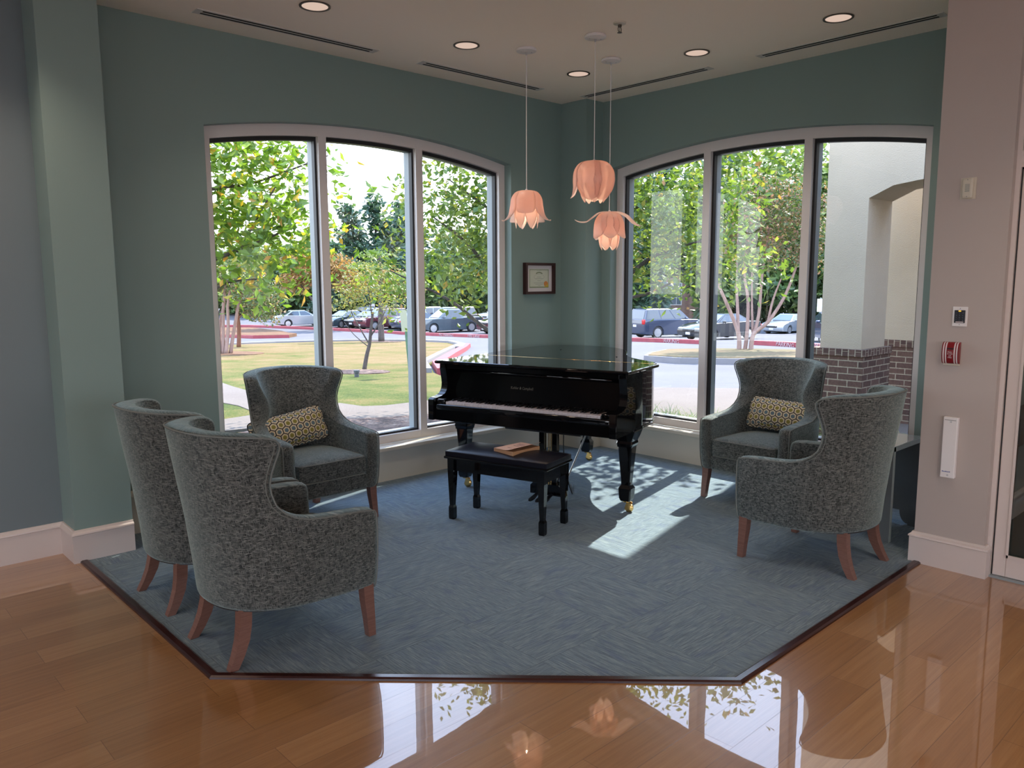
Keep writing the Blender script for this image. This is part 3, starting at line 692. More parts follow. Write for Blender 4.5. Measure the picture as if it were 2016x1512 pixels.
def build_chair(label):
    root = thing('wing_armchair', label, 'armchair')
    n = 22; bm = B(); uvd = {}
    O, I = [], []
    for z, yf, w, yb in LV:
        ro = [bm.verts.new((x, y, chair_z(z, x, y))) for x, y, s in u_path(w, yb, yf, n)]
        for v, q in zip(ro, u_path(w, yb, yf, n)): uvd[v] = (q[2], z)
        k = min(1, max(0, (z - .60) / .12)); kt = min(1, max(0, (z - .80) / .2))
        t = .086 + .012 * k - .030 * kt; tb = .125 + .035 * k - .075 * kt
        pin = u_path(w - t, yb + tb, yf, n)
        ri = []
        for x, y, s in pin:
            ri.append(bm.verts.new((x, y, chair_z(z, x, y))))
        for v, q in zip(ri, pin): uvd[v] = (q[2], z + .003)
        O.append(ro); I.append(ri)
    K = 2 * n
    for a, b in zip(O, O[1:]):
        for j in range(K): bm.faces.new((a[j], a[j + 1], b[j + 1], b[j]))
    for a, b in zip(I, I[1:]):
        for j in range(K): bm.faces.new((a[j + 1], a[j], b[j], b[j + 1]))
    # rim: front of the left arm, over the top, front of the right arm
    NL = len(LV); rim = []
    for i in range(NL): rim.append((O[i][0], I[i][0], i))
    for j in range(1, K): rim.append((O[-1][j], I[-1][j], None))
    for i in range(NL - 1, -1, -1): rim.append((O[i][K], I[i][K], i))
    mids = []
    for o, i_, lev in rim:
        m = (o.co + i_.co) / 2
        if lev is None: d = Vector((0, 0, 1))
        else:
            a, b = LV[max(0, lev - 1)], LV[min(NL - 1, lev + 1)]; dy, dz = b[1] - a[1], b[0] - a[0]; d = Vector((0, dz, -dy)).normalized()
        bul = .014 if (lev is None or LV[lev][0] > .57) else .006
        v = bm.verts.new(m + d * bul); uvd[v] = ((uvd[o][0] + .04), uvd[o][1]); mids.append(v)
    for r in range(len(rim) - 1):
        (o0, i0, _), (o1, i1, _) = rim[r], rim[r + 1]
        for q in ((o0, o1, mids[r + 1], mids[r]), (mids[r], mids[r + 1], i1, i0)):
            try: bm.faces.new(q)
            except ValueError: pass
    for j in range(K): bm.faces.new((O[0][j + 1], O[0][j], I[0][j], I[0][j + 1]))
    uv = bm.loops.layers.uv.new('UVMap')
    for f in bm.faces:
        for l in f.loops: l[uv].uv = uvd[l.vert]
    rim_pts = [o.co.copy() for o, i_, lev in rim]
    bottom = [v.co.copy() for v in O[0]]
    seams = [[O[i][c].co + Vector((math.copysign(.0015, O[i][c].co.x), 0, 0)) for i in range(12, NL - 2)] for c in (1, K - 1)]
    obj('upholstered_shell', bm, m_fab, root, smooth=True, sub=1)
    for sm_ in seams:
        bm = B(); tube(bm, sm_, .0024, 6); obj('seam_welt', bm, m_pipe, root, smooth=True)
    bm = B(); tube(bm, [Vector((p.x * .992, p.y - (.004 if p.z < .58 else 0), p.z + (.001 if p.z > .59 else 0))) for p in rim_pts], .0040, 6); obj('piping', bm, m_pipe, root, smooth=True)
    # seat cushion with its welt, front rail, dust cover, tufting buttons
    hs = (.248, .285, .066)
    def shp(p):
        f = max(0.0, min(1.0, (-p.y - .05) / .24)); p.x *= 1 - .22 * f * f; return p
    bm = B(); rbox(bm, (0, .050, .382), hs, .022, 9, (.026, 0.0), shp); cu = obj('seat_cushion', bm, m_fab, root, smooth=True, auto=60)
    for zz in (.440, .324):
        loop = []
        for a in range(48):
            u = 2 * PI * a / 48; cx_, sy_ = math.cos(u), math.sin(u); e = .16
            p = Vector((hs[0] * math.copysign(abs(cx_) ** e, cx_), hs[1] * math.copysign(abs(sy_) ** e, sy_), 0)); p = shp(p); loop.append((p.x * 1.0, p.y + .050, zz))
        bm = B(); tube(bm, loop, .0042, 6, True); obj('welt', bm, m_pipe, cu, smooth=True)
    bm = B(); rbox(bm, (0, .290, .268), (.262, .034, .050), .012, 5); obj('front_rail', bm, m_fab, root, smooth=True, auto=60)
    bm = B(); prism(bm, [(p.x * .97, p.y * .97) for p in bottom], .235, .262); obj('dust_cover', bm, m_blacksat, root)
    for sx_ in (-.085, .085):
        bm = B(); bmesh.ops.create_uvsphere(bm, u_segments=12, v_segments=8, radius=.014); bm.transform(Matrix.Translation((sx_, -.268, .855)) @ Matrix.Diagonal((1, .5, 1, 1))); obj('tufting_button', bm, m_fab, root, smooth=True)
    for s in (-1, 1):
        bm = B(); sqloft(bm, [(s * .320, .296, 0.0, .018, .018), (s * .314, .294, .08, .0205, .0205), (s * .306, .291, .16, .0235, .0235), (s * .302, .288, .262, .026, .026)]); obj('leg', bm, m_leg, root)
    for s in (-1, 1):
        bm = B(); sqloft(bm, [(s * .210, -.302, 0.0, .019, .019), (s * .203, -.274, .05, .021, .022), (s * .195, -.249, .11, .023, .025), (s * .188, -.236, .17, .024, .026), (s * .183, -.228, .27, .025, .026)]); obj('leg', bm, m_leg, root)
    return root
G_ = 'wing armchairs around the piano'
c0 = build_chair('tweed wing armchair at front left, nearest the camera, seen from its rear corner'); c0['group'] = G_
c0.location = (-4.176, -1.958, 0.006); c0.rotation_euler = (0, 0, R(-90.0))
dup(c0, (-4.160, -1.222, 0.006), R(-90.5), 'tweed wing armchair behind the front left one, back to the grey pilaster')
dup(c0, (-3.185, -0.468, 0.006), R(180), 'wing armchair with its back to the left window, hexagon pillow on the seat')
dup(c0, (-0.515, -2.340, 0.006), R(90), 'wing armchair with its back to the right window, hexagon pillow on the seat')
dup(c0, (-1.435, -3.190, 0.006), R(0), 'wing armchair at right, its back to the beige wall end')

def pillow(label, loc, rot):
    def shp(p):
        u, w = p.x / .245, p.z / .105
        p.y *= max(.12, (1 - abs(u) ** 3.2 * .88)) * max(.12, (1 - abs(w) ** 3.2 * .88))
        p.x *= 1 - .05 * (1 - abs(w)); p.z *= 1 - .05 * (1 - abs(u)); return p
    t = thing('lumbar_pillow', label, 'pillow', loc, 0, 'hexagon lumbar pillows'); t.rotation_euler = rot; t.scale = (1.15, 1.1, 1.16)
    bm = B(); rbox(bm, (0, 0, 0), (.245, .062, .105), .05, 14, (0, 0), shp); pc = obj('pillow_cover', bm, m_hex, t, smooth=True)
    pts = []
    for a in range(64):
        u = 2 * PI * a / 64; cx_, sy_ = math.cos(u), math.sin(u); e = .22
        X, Z = math.copysign(abs(cx_) ** e, cx_), math.copysign(abs(sy_) ** e, sy_); pts.append((.243 * X * (1 - .05 * (1 - abs(Z))), 0, .104 * Z * (1 - .05 * (1 - abs(X)))))
    bm = B(); tube(bm, pts, .0035, 6, True); obj('pillow_piping', bm, m_blacksat, t, smooth=True)
    return t
pillow('olive and slate hexagon pillow on the armchair by the left window', (-3.255, -0.350, 0.600), (R(-20), R(-7), R(2)))
pillow('olive and slate hexagon pillow on the armchair by the right window', (-0.385, -2.395, 0.602), (R(-18), R(2), R(-88)))

# ================================================================ GRAND PIANO
PC = Vector((-1.7415 + .272 * .022, -1.2335 - .962 * .022, 0.006)); PRZ = math.atan2(-.962, .272)
pn = thing('grand_piano', 'glossy black baby grand piano with closed lid in the window corner', 'piano', PC, PRZ)
OUT = [(-.758, -.262), (-.758, .0), (-.758, .40), (-.758, .80), (-.752, 1.02), (-.725, 1.22), (-.655, 1.36), (-.54, 1.445), (-.40, 1.475), (-.25, 1.462), (-.10, 1.41), (.03, 1.315), (.13, 1.19), (.22, 1.01),
       (.30, .82), (.40, .66), (.53, .53), (.65, .44), (.725, .35), (.758, .24), (.758, 0.0), (.758, -.262)]
def outline(y0=None, inset=0.0):
    mid_ = catmull(OUT[3:19], 4); pts = [OUT[0], OUT[1], OUT[2]] + mid_ + [OUT[19], OUT[20], OUT[21]]
    if inset:
        q = []
        for i, p in enumerate(pts):
            a, b = pts[max(0, i - 1)], pts[min(len(pts) - 1, i + 1)]; t = Vector((b[0] - a[0], b[1] - a[1])); nn = Vector((t.y, -t.x)).normalized() * inset; q.append((p[0] + nn.x, p[1] + nn.y))
        pts = q
    if y0 is not None:
        pts = [p for p in pts if p[1] > y0 + 1e-6]; pts = [(pts[0][0], y0)] + pts + [(pts[-1][0], y0)]
    return pts[::-1]
# lid: main leaf and front flap with a rounded lip
def slab(bm, poly, z0, z1, r=.007):
    def ins(d):
        out = []; n_ = len(poly)
        for i in range(n_):
            a, p, b = poly[i - 1], poly[i], poly[(i + 1) % n_]
            e0 = Vector((p[0] - a[0], p[1] - a[1])).normalized(); e1 = Vector((b[0] - p[0], b[1] - p[1])).normalized()
            n0, n1 = Vector((-e0.y, e0.x)), Vector((-e1.y, e1.x)); m = n0 + n1; m = m / max(.3, m.dot(n0)); out.append((p[0] + m.x * d, p[1] + m.y * d))
        return out
    secs = [(ins(r), z0), (ins(r * .3), z0 + r * .3), (ins(0), z0 + r), (ins(0), z1 - r), (ins(r * .3), z1 - r * .3), (ins(r), z1)]
    loft(bm, [[(u, v, z) for u, v in P] for P, z in secs]); return bm
YH = .275
bm = B(); slab(bm, outline(YH), .988, 1.008, .006); ld = obj('lid', bm, m_black, pn)
bm = B(); slab(bm, [(.772, -.272), (.772, YH - .004), (-.762, YH - .004), (-.762, -.272)], .986, 1.010, .010); obj('lid_front_flap', bm, m_black, pn)
bm = B(); tube(bm, [(-.742, YH - .002, 1.0070), (.742, YH - .002, 1.0070)], .0032, 8); obj('lid_hinge', bm, m_brass, pn, smooth=True)
for x, y in ((-.37, .98), (.30, .62)):
    bm = B(); lathe(bm, [(.0005, 0), (.007, 0), (.006, .004), (.0005, .005)], 12, (x, y, 1.008)); obj('lid_button', bm, m_blacksat, pn, smooth=True)
bm = B(); prism(bm, outline(-.10, .016), .600, .984); obj('rim', bm, m_black, pn, smooth=True, auto=30)
bm = B(); prism(bm, outline(-.10, .010), .592, .606); obj('rim_bottom_moulding', bm, m_black, pn, smooth=True, auto=30)
# cheeks with the S-shaped front
ck = [(-.08, .984), (-.236, .984)] + catmull([(-.236, .960), (-.222, .90), (-.212, .84), (-.222, .795), (-.252, .765), (-.30, .752), (-.352, .748)], 4) + [(-.378, .742), (-.386, .732), (-.386, .588), (-.08, .588)]
for s in (-1, 1):
    bm = B(); xs = sorted((s * .744, s * .690)); prism(bm, ck, xs[0], xs[1], 'x')
    bmesh.ops.bevel(bm, geom=[e for e in bm.edges if abs(e.verts[0].co.x - e.verts[1].co.x) < 1e-6], offset=.005, segments=2, affect='EDGES'); obj('cheek', bm, m_black, pn, smooth=True, auto=40)
bm = B(); box(bm, -.690, .690, -.372, .0, .588, .672, .004); obj('keybed', bm, m_black2, pn)
bm = B(); box(bm, -.690, .690, -.372, -.350, .660, .706, .008, 3); obj('key_slip', bm, m_black, pn, smooth=True, auto=40)
for s in (-1, 1):
    bm = B(); xs = sorted((s * .690, s * .620)); box(bm, xs[0], xs[1], -.352, -.19, .672, .738, .006, 3); obj('key_block', bm, m_black, pn, smooth=True, auto=40)
    bm = B(); xs = sorted((s * .684, s * .632)); box(bm, xs[0], xs[1], -.340, -.333, .738, .7395); obj('key_block_inlay', bm, m_ivory if s < 0 else m_black, pn)
bm = B(); loft(bm, [[(x, -.188, .735), (x, -.176, .735), (x, -.128, .93), (x, -.10, .93), (x, -.10, .675), (x, -.188, .675)] for x in (-.689, .689)]); fb = obj('fallboard', bm, m_black2, pn)
bm = B(); tube(bm, [(-.689, -.140, .930), (.689, -.140, .930)], .014, 10); obj('fallboard_roll', bm, m_black, fb, smooth=True)
bm = B(); box(bm, -.689, .689, -.225, -.205, .948, .984, .004); obj('lid_rail', bm, m_black2, pn)
m_letter = plain('lettering_bronze', (0.11, 0.095, 0.075), 0.4)
slope = math.atan2(.048, .195)
text_mesh('lettering', 'Kohler & Campbell', .0275, m_letter, fb, (-.085, -.1535, .832), (R(90) - slope, 0, 0), .0003, sx=.86)
# keyboard: 52 white and 36 black keys
kbd = bpy.data.objects.new('keyboard', None); C.objects.link(kbd); kbd.parent = pn; kbd.empty_display_size = .05
kw = 1.226 / 52; bm = B(); box(bm, -kw / 2 + .0005, kw / 2 - .0005, -.344, -.185, .700, .7225, .0012, 1); wk = obj('white_key', bm, m_ivory, kbd); wk.location.x = -.613 + kw / 2
for i in range(1, 52):
    c = wk.copy(); C.objects.link(c); c.parent = kbd; c.location.x = -.613 + kw * (i + .5)
bm = B(); loft(bm, [[(-hx, y0, z), (hx, y0, z), (hx, -.185, z), (-hx, -.185, z)] for hx, y0, z in ((.0055, -.294, .7215), (.0052, -.292, .730), (.0042, -.283, .7345))]); bk = obj('black_key', bm, m_blacksat, kbd); first = True
for i in range(51):
    if i % 7 in (1, 4): continue            # no black key between B-C and E-F (the keyboard starts on A)
    x = -.613 + kw * (i + 1)
    if first: bk.location.x = x; first = False
    else:
        c = bk.copy(); C.objects.link(c); c.parent = kbd; c.location.x = x
# legs on brass casters
def piano_leg(x, y, wrz):
    l = bpy.data.objects.new('leg', None); C.objects.link(l); l.parent = pn; l.location = (x, y, 0)
    bm = B(); sqloft(bm, [(0, 0, .60, .085, .085), (0, 0, .575, .080, .080), (0, 0, .535, .066, .066), (0, 0, .505, .056, .056), (0, 0, .487, .060, .060), (0, 0, .470, .054, .054), (0, 0, .462, .050, .050), (0, 0, .215, .032, .032),
        (0, 0, .195, .032, .032), (0, 0, .172, .046, .046), (0, 0, .100, .042, .042), (0, 0, .082, .036, .036)][::-1])
    bmesh.ops.bevel(bm, geom=[e for e in bm.edges if abs(e.verts[0].co.z - e.verts[1].co.z) > .01], offset=.008, segments=1, affect='EDGES'); obj('leg_post', bm, m_black, l)
    cs = B(); lathe(cs, [(.0005, .083), (.024, .083), (.022, .070), (.0005, .068)], 20)
    for s in (-1, 1): obox(cs, (.014, s * .0215, .046), (.034, .004, .050), Matrix.Rotation(R(18), 3, 'Y'))
    cs.transform(Matrix.Rotation(wrz, 4, 'Z')); obj('caster_fork', cs, m_brass, l)
    w = B(); lathe(w, [(.0005, -.018), (.022, -.018), (.0285, -.013), (.0285, .013), (.022, .018), (.0005, .018)], 24); w.transform(Matrix.Rotation(wrz, 4, 'Z') @ Matrix.Translation((.020, 0, .029)) @ Matrix.Rotation(R(90), 4, 'X')); obj('caster_wheel', w, m_brass, l, smooth=True, auto=40)
piano_leg(-.694, .012, R(30)); piano_leg(.650, .018, R(10)); piano_leg(-.272, 1.300, R(20))
# pedal lyre, player unit under the keybed
lx, ly = .062, -.02
ly_ = bpy.data.objects.new('pedal_lyre', None); C.objects.link(ly_); ly_.parent = pn
for s in (-.052, .052):
    bm = B(); box(bm, lx + s - .020, lx + s + .020, ly - .022, ly + .022, .12, .60, .004); obj('lyre_post', bm, m_black, ly_)
for s in (-.018, 0, .018):
    bm = B(); tube(bm, [(lx + s, ly + .03, .10), (lx + s, ly + .03, .60)], .0035, 8); obj('pedal_rod', bm, m_brass, ly_)
bm = B(); prism(bm, [(lx - .105, .14), (lx - .125, .120), (lx - .125, .06), (lx + .125, .06), (lx + .125, .120), (lx + .105, .14)], ly - .055, ly + .055, 'y'); obj('lyre_box', bm, m_black, ly_)
bm = B(); tube(bm, [(lx + .10, ly + .05, .12), (lx + .18, ly + .38, .60)], .006, 8); obj('lyre_brace', bm, m_steel, ly_)
for s in (-.055, 0, .055):
    bm = B(); loft(bm, [[(lx + s - w, y, z - .006), (lx + s + w, y, z - .006), (lx + s + w, y, z + .006), (lx + s - w, y, z + .006)] for y, z, w in ((ly - .04, .070, .008), (ly - .09, .064, .011), (ly - .14, .050, .017), (ly - .175, .046, .015), (ly - .19, .044, .008))]); obj('pedal', bm, m_blacksat, ly_, smooth=True, auto=50)
bm = B(); box(bm, -.20, .40, -.20, .12, .540, .590, .004); pu = obj('player_unit', bm, m_blacksat, pn)
bm = B(); box(bm, .33, .40, .12, .30, .50, .592, .004); obj('control_box', bm, m_blacksat, pn)
m_lamp = plain('panel_grey', (0.05, 0.05, 0.055), .5)
bm = B()
for i in range(6):
    for j in range(3): box(bm, .10 + i * .020, .110 + i * .020, -.2012, -.2, .552 + j * .011, .557 + j * .011)
obj('display', bm, m_lamp, pu)
bm = B(); tube(bm, catmull([(.16, .02, .545), (.15, .04, .36), (.155, .10, .14), (.14, .20, .012), (.0, .45, .010)], 6), .0040, 8); obj('power_cable', bm, m_blacksat, pn, smooth=True)

# ================================================================ PIANO BENCH AND BOOK
bx, by = .055, -.572
kv, tv = Vector((.272, -.962, 0)), Vector((.962, .272, 0)); M0 = Vector((-1.7415, -1.2335, 0))
bc = M0 + kv * .072 + tv * (-.572)
bn = thing('piano_bench', 'black lacquered piano bench with padded leather top in front of the piano', 'bench', (bc.x, bc.y, 0.006), PRZ)
bm = B(); rbox(bm, (0, 0, .449), (.388, .172, .022), .012, 9, (.024, 0)); obj('padded_seat', bm, m_leather, bn, smooth=True, auto=60)
bm = B(); slab(bm, [(.392, -.176), (.392, .176), (-.392, .176), (-.392, -.176)], .414, .434, .008); obj('seat_board', bm, m_black, bn, smooth=True, auto=35)
bm = B(); ring_prism(bm, [(-.365, -.150), (.365, -.150), (.365, .150), (-.365, .150)], [(-.347, -.132), (.347, -.132), (.347, .132), (-.347, .132)], .335, .416, 'z'); obj('apron', bm, m_black, bn)
for s in (-1, 1):
    for r in (-1, 1):
        bm = B(); sqloft(bm, [(s * .346, r * .146, 0.0, .017, .017), (s * .346, r * .146, .012, .0195, .0195), (s * .346, r * .146, .082, .0195, .0195), (s * .346, r * .146, .097, .0145, .0145), (s * .344, r * .144, .33, .024, .024), (s * .343, r * .143, .415, .0255, .0255)])
        obj('leg', bm, m_black, bn)
bo = M0 + kv * .142 + tv * (-.565)
bk_ = thing('softcover_book', 'thick worn paperback with a curling cover lying on the piano bench', 'book', (bo.x, bo.y, 0.4815), PRZ + R(-14))
m_pages = plain('page_edges', (0.42, 0.235, 0.12), 0.8, bump=.5, bscale=250); m_cover = plain('book_cover', (0.55, 0.36, 0.28), 0.5); m_print = plain('cover_print', (0.20, 0.12, 0.12), 0.6)
bm = B(); box(bm, -.085, .085, -.125, .125, 0.001, .031, .002); obj('page_block', bm, m_pages, bk_)
rows = []
bm = B()
for i in range(15):
    u = i / 14; x = -.087 + .176 * u; z = .0325 + .020 * max(0, u - .45) ** 2 * 3.2; rows.append((x, z))
loft(bm, [[(x, -.127, z), (x, .127, z + (.010 * max(0, (x + .087) / .176 - .5))), (x, .127, z + .0012 + (.010 * max(0, (x + .087) / .176 - .5))), (x, -.127, z + .0012)] for x, z in rows]); obj('cover', bm, m_cover, bk_, smooth=True, auto=40)
bm = B()
for a, b, c_, d in ((-.05, .035, .060, .070), (-.04, .025, .035, .041), (-.045, .03, .01, .016), (-.03, .02, -.06, -.055)): box(bm, a, b, c_, d, .0335, .0345)
obj('cover_print', bm, m_print, bk_)
bm = B(); box(bm, -.088, -.085, -.127, .127, 0, .0335); obj('spine', bm, m_cover, bk_)
bm = B(); box(bm, -.087, .087, -.127, .127, 0, .0012); obj('back_cover', bm, m_cover, bk_)

# ================================================================ SIDE TABLE
tb = thing('side_table', 'blue grey laminate side table between the right armchair and the beige wall end', 'side table', (-0.672, -3.172, 0.006))
hw, hd, ht = .235, .215, .592
bm = B(); box(bm, -hw, hw, -hd, hd, ht - .032, ht, .0015); obj('tabletop', bm, m_lam, tb)
pan = [(-hd, 0.0), (-hd + .055, 0.0)] + [(-hd + .055 + .055 * math.sin(a), .085 * (1 - math.cos(a)) + .01) for a in [PI / 2 * i / 6 for i in range(7)]]
pan = pan + [(-u, v) for u, v in pan[::-1]] + [(hd, ht - .032), (-hd, ht - .032)]
for s in (-1, 1):
    xs = sorted((s * hw, s * (hw - .030))); bm = B(); prism(bm, pan, xs[0], xs[1], 'x'); obj('side_panel', bm, m_lam, tb)
    xs = sorted((s * hw, s * (hw - .030))); bm = B(); box(bm, xs[0] + .0005, xs[1] - .0005, -hd - .0015, -hd, 0.0, ht); obj('edge_band', bm, m_lamedge, tb)
bm = B(); box(bm, -hw, hw, -hd - .0015, -hd, ht - .031, ht - .001); obj('edge_band', bm, m_lamedge, tb)

# ================================================================ OUTSIDE: GROUND
FX, FY = math.sin(YAW), math.cos(YAW)
def zg(x, y):
    # the ground falls gently away from the building, then rises behind the parking rows
    D = (x - CAM.x) * FX + (y - CAM.y) * FY
    return -.12 - .046 * max(0, min(D, 58) - 8.6) + .05 * max(0, D - 82)
def patch(name, poly, mat, lift, step=1.5, edge=None, kind='structure', label=None):
    # a piece of ground following the slope, with a skirt
    bm = B(); vs = [bm.verts.new((x, y, 0)) for x, y in poly]; f = bm.faces.new(vs)
    if f.calc_area() and f.normal.z < 0: f.normal_flip()
    xs = [p[0] for p in poly]; ys = [p[1] for p in poly]
    for ax, lo, hi in ((0, min(xs), max(xs)), (1, min(ys), max(ys))):
        k_ = max(1, int((hi - lo) / step))
        for i in range(1, k_):
            co = [0, 0, 0]; no = [0, 0, 0]; co[ax] = lo + (hi - lo) * i / k_; no[ax] = 1
            bmesh.ops.bisect_plane(bm, geom=bm.verts[:] + bm.edges[:] + bm.faces[:], plane_co=co, plane_no=no)
    bm.normal_update()
    for v in bm.verts: v.co.z = zg(v.co.x, v.co.y) + lift
    r = bmesh.ops.extrude_edge_only(bm, edges=[e for e in bm.edges if e.is_boundary])
    for v in [g for g in r['geom'] if isinstance(g, bmesh.types.BMVert)]: v.co.z -= lift + .10
    o = obj(name, bm, mat); o['kind'] = kind
    if label: o['label'] = label
    return o
def ground_mat(name, stops, scale, fine=40.0, rough=0.95, bump=0.3, sc2=(1, 1, 1)):
    n = NT(name); v = n.uv(sc2, 0, 'Object'); a = n.noise(v, scale, 5.0, 0.65); b = n.noise(v, fine, 3.0, 0.7)
    t = n.math('ADD', n.math('MULTIPLY', a, 0.6), n.math('MULTIPLY', b, 0.4))
    return n.principled(n.ramp(t, stops), rough, 0.0, n.bump(b, bump, 0.03), **{'Specular IOR Level': 0.2})
m_asphalt = ground_mat('asphalt', [(0.35, (0.098, 0.096, 0.108)), (0.65, (0.128, 0.126, 0.136))], 0.25, 30)
def lawn_mat():
    # green close to the building, dry and tan towards the parking lot
    n = NT('lawn_grass'); v = n.uv((1, 1, 1), 0, 'Object'); s = n.new('SeparateXYZ', {0: v}); far = n.math('ADD', n.math('MULTIPLY', s.outputs[0], .68), n.math('MULTIPLY', s.outputs[1], .73))
    a = n.noise(v, .55, 5.0, .7); b = n.noise(n.uv((3, 3, 3), 0, 'Object'), 9, 4.0, .75)
    t = n.math('ADD', n.math('MULTIPLY', a, .55), n.math('MULTIPLY', b, .45)); t = n.math('ADD', t, n.new('MapRange', {'Value': far, 'From Min': 5.5, 'From Max': 17.0, 'To Min': -.035, 'To Max': .075}).outputs[0])
    return n.principled(n.ramp(t, [(.38, (.036, .058, .010)), (.47, (.075, .092, .018)), (.53, (.130, .108, .036)), (.58, (.165, .112, .048)), (.66, (.19, .135, .072))]), .95, 0, n.bump(b, .8, .03), **{'Specular IOR Level': .15})
m_lawn = lawn_mat()
m_dry = ground_mat('dry_grass', [(0.35, (0.075, 0.08, 0.034)), (0.52, (0.135, 0.098, 0.052)), (0.66, (0.165, 0.10, 0.055))], 0.5, 12)
m_conc = ground_mat('concrete', [(0.35, (0.128, 0.106, 0.094)), (0.65, (0.155, 0.132, 0.117))], 0.8, 25)
m_conc2 = ground_mat('bounce_slab_pale', [(0.35, (0.38, 0.34, 0.30)), (0.65, (0.44, 0.40, 0.36))], 0.8, 25)
m_mulch = ground_mat('bark_mulch', [(0.36, (0.025, 0.016, 0.015)), (0.47, (0.095, 0.062, 0.054)), (0.56, (0.17, 0.115, 0.095)), (0.64, (0.32, 0.24, 0.19))], 5.0, 28, bump=1.0)
m_leafy = ground_mat('fallen_leaves', [(0.35, (0.075, 0.042, 0.026)), (0.5, (0.135, 0.068, 0.038)), (0.66, (0.175, 0.11, 0.055))], 1.5, 15)
m_curb = plain('kerb_concrete', (0.20, 0.19, 0.195), 0.9, vary=0.1)
m_redcurb = plain('kerb_red_paint', (0.26, 0.04, 0.052), 0.7, vary=0.25)
m_curbtext = plain('kerb_lettering', (0.40, 0.27, 0.28), 0.8)

bm = B()
N_ = 60; gx = [(-70 + 260 * i / N_) for i in range(N_ + 1)]
rows = [[bm.verts.new((x, y, zg(x, y) if not (x < .3 and y < .3) else -.2)) for x in gx] for y in [(-70 + 260 * i / N_) for i in range(N_ + 1)]]
for a, b in zip(rows, rows[1:]):
    for i in range(N_): bm.faces.new((a[i], a[i + 1], b[i + 1], b[i]))
struct('ground_asphalt', bm, m_asphalt)
LAWN = [(-14, .5), (-14, 30.0), (8.2, 30.3), (9.37, 30.77), (12.5, 31.6), (15, 31.6), (17.2, 30.9), (18.3, 29.4), (18.6, 27.6), (18.45, 25.1), (16.3, 21.6), (10.58, 15.5), (6.94, 11.6), (5.1, 9.0), (3.6, 6.2), (2.4, 4.4), (1.4, 3.9), (.9, .5)]
patch('lawn', LAWN, m_lawn, .06)
patch('sidewalk', [(-14, 3.6), (-2.2, 3.27), (-.77, 3.2), (-.27, 2.95), (.24, 2.85), (1.6, 2.6), (2.6, 3.6), (1.9, 4.35), (1.26, 4.21), (.51, 4.12), (.22, 4.25), (.21, 4.85), (-1.0, 4.55), (-1.85, 4.23), (-14, 4.9)], m_conc, .075)
patch('sidewalk_branch', [(.25, 12.9), (1.17, 12.92), (.31, 8.79), (-.30, 5.33), (-.6, 4.6), (-1.2, 4.5), (-.98, 5.63), (-.97, 7.36), (-.2, 10.5)], m_conc, .07)
patch('mulch_bed', [(-4.2, .35), (-3.9, 2.3), (-2.2, 3.0), (-.77, 3.16), (-.27, 2.93), (.24, 2.83), (.7, 2.5), (1.0, 1.6), (1.15, .9), (.6, .35)], m_mulch, .085, .5)
patch('sidewalk_right', [(1.6, 2.6), (2.6, 3.6), (5.2, 3.5), (5.69, 3.26), (6.53, 2.14), (6.9, .2), (7.0, -9), (1.8, -9), (1.8, .2)], m_conc, .05)
def disc(cx, cy, rx, ry, n=20): return [(cx + rx * math.cos(2 * PI * i / n), cy + ry * math.sin(2 * PI * i / n)) for i in range(n)]
patch('mulch_ring', disc(4.05, 10.45, .66, .80), m_mulch, .075, .6)
patch('mulch_ring_far', disc(17.1, 29.2, .8, 1.5), m_mulch, .08, .8)
patch('mulch_ring_left', disc(6.0, 22.3, 1.1, 1.8), m_leafy, .075, .8)
def kerb(name, pts, h, w, mat, lift=0.0, label=None):
    bm = B(); P = [Vector((x, y, zg(x, y) + lift)) for x, y in pts]; secs = []
    for i, p in enumerate(P):
        t = (P[min(i + 1, len(P) - 1)] - P[max(0, i - 1)]); nn = Vector((-t.y, t.x, 0)).normalized() * w / 2
        secs.append([p - nn + Vector((0, 0, -.2)), p - nn * .85 + Vector((0, 0, h)), p + nn * .85 + Vector((0, 0, h)), p + nn + Vector((0, 0, -.2))])
    loft(bm, secs); o = struct(name, bm, mat)
    if label: o['label'] = label
    return o
RED1 = [(20.6, 66.0), (24.6, 60.45), (25.9, 56.6), (27.0, 52.4), (27.7, 48.7), (28.2, 44.0), (27.7, 37.6), (26.6, 31.5), (26.6, 26.0), (27.0, 20.8), (26.6, 18.0), (25.6, 14.9)]
RED2 = [(26.6, 13.3), (25.9, 11.6), (24.6, 9.5), (22.5, 6.0)]
kerb('kerb_red_far', RED1, .20, .45, m_redcurb); kerb('kerb_red_right', RED2, .20, .45, m_redcurb)
kerb('kerb_lawn', [(18.6, 27.6), (18.3, 24.9), (16.3, 21.6), (14.0, 19.0)], .16, .32, m_curb)
kerb('kerb_red_lawn', [(16.45, 21.45), (14.0, 18.75), (10.75, 15.35), (7.1, 11.45), (5.3, 8.9)], .17, .34, m_redcurb, -.01)
kerb('kerb_lawn_top', [(16.2, 21.7), (10.45, 15.62), (6.8, 11.7), (5.0, 9.1)], .165, .22, m_curb)
kerb('kerb_lawn_far', [(-14, 30.2), (8.2, 30.5), (12.5, 31.8), (15, 31.8), (17.3, 31.0), (18.5, 29.4), (18.7, 27.6)], .14, .3, m_curb)
ISL = [(14.3, 9.8), (16.7, 10.9), (18.2, 10.2), (18.9, 8.7), (19.1, 6.9), (18.7, 5.1), (17.6, 3.4), (15.4, 3.0), (14.5, 4.6), (13.3, 6.1), (12.6, 7.5), (12.9, 8.9)]
patch('island_right', ISL, m_dry, .19); kerb('kerb_island_right', ISL + ISL[:2], .17, .30, m_curb)
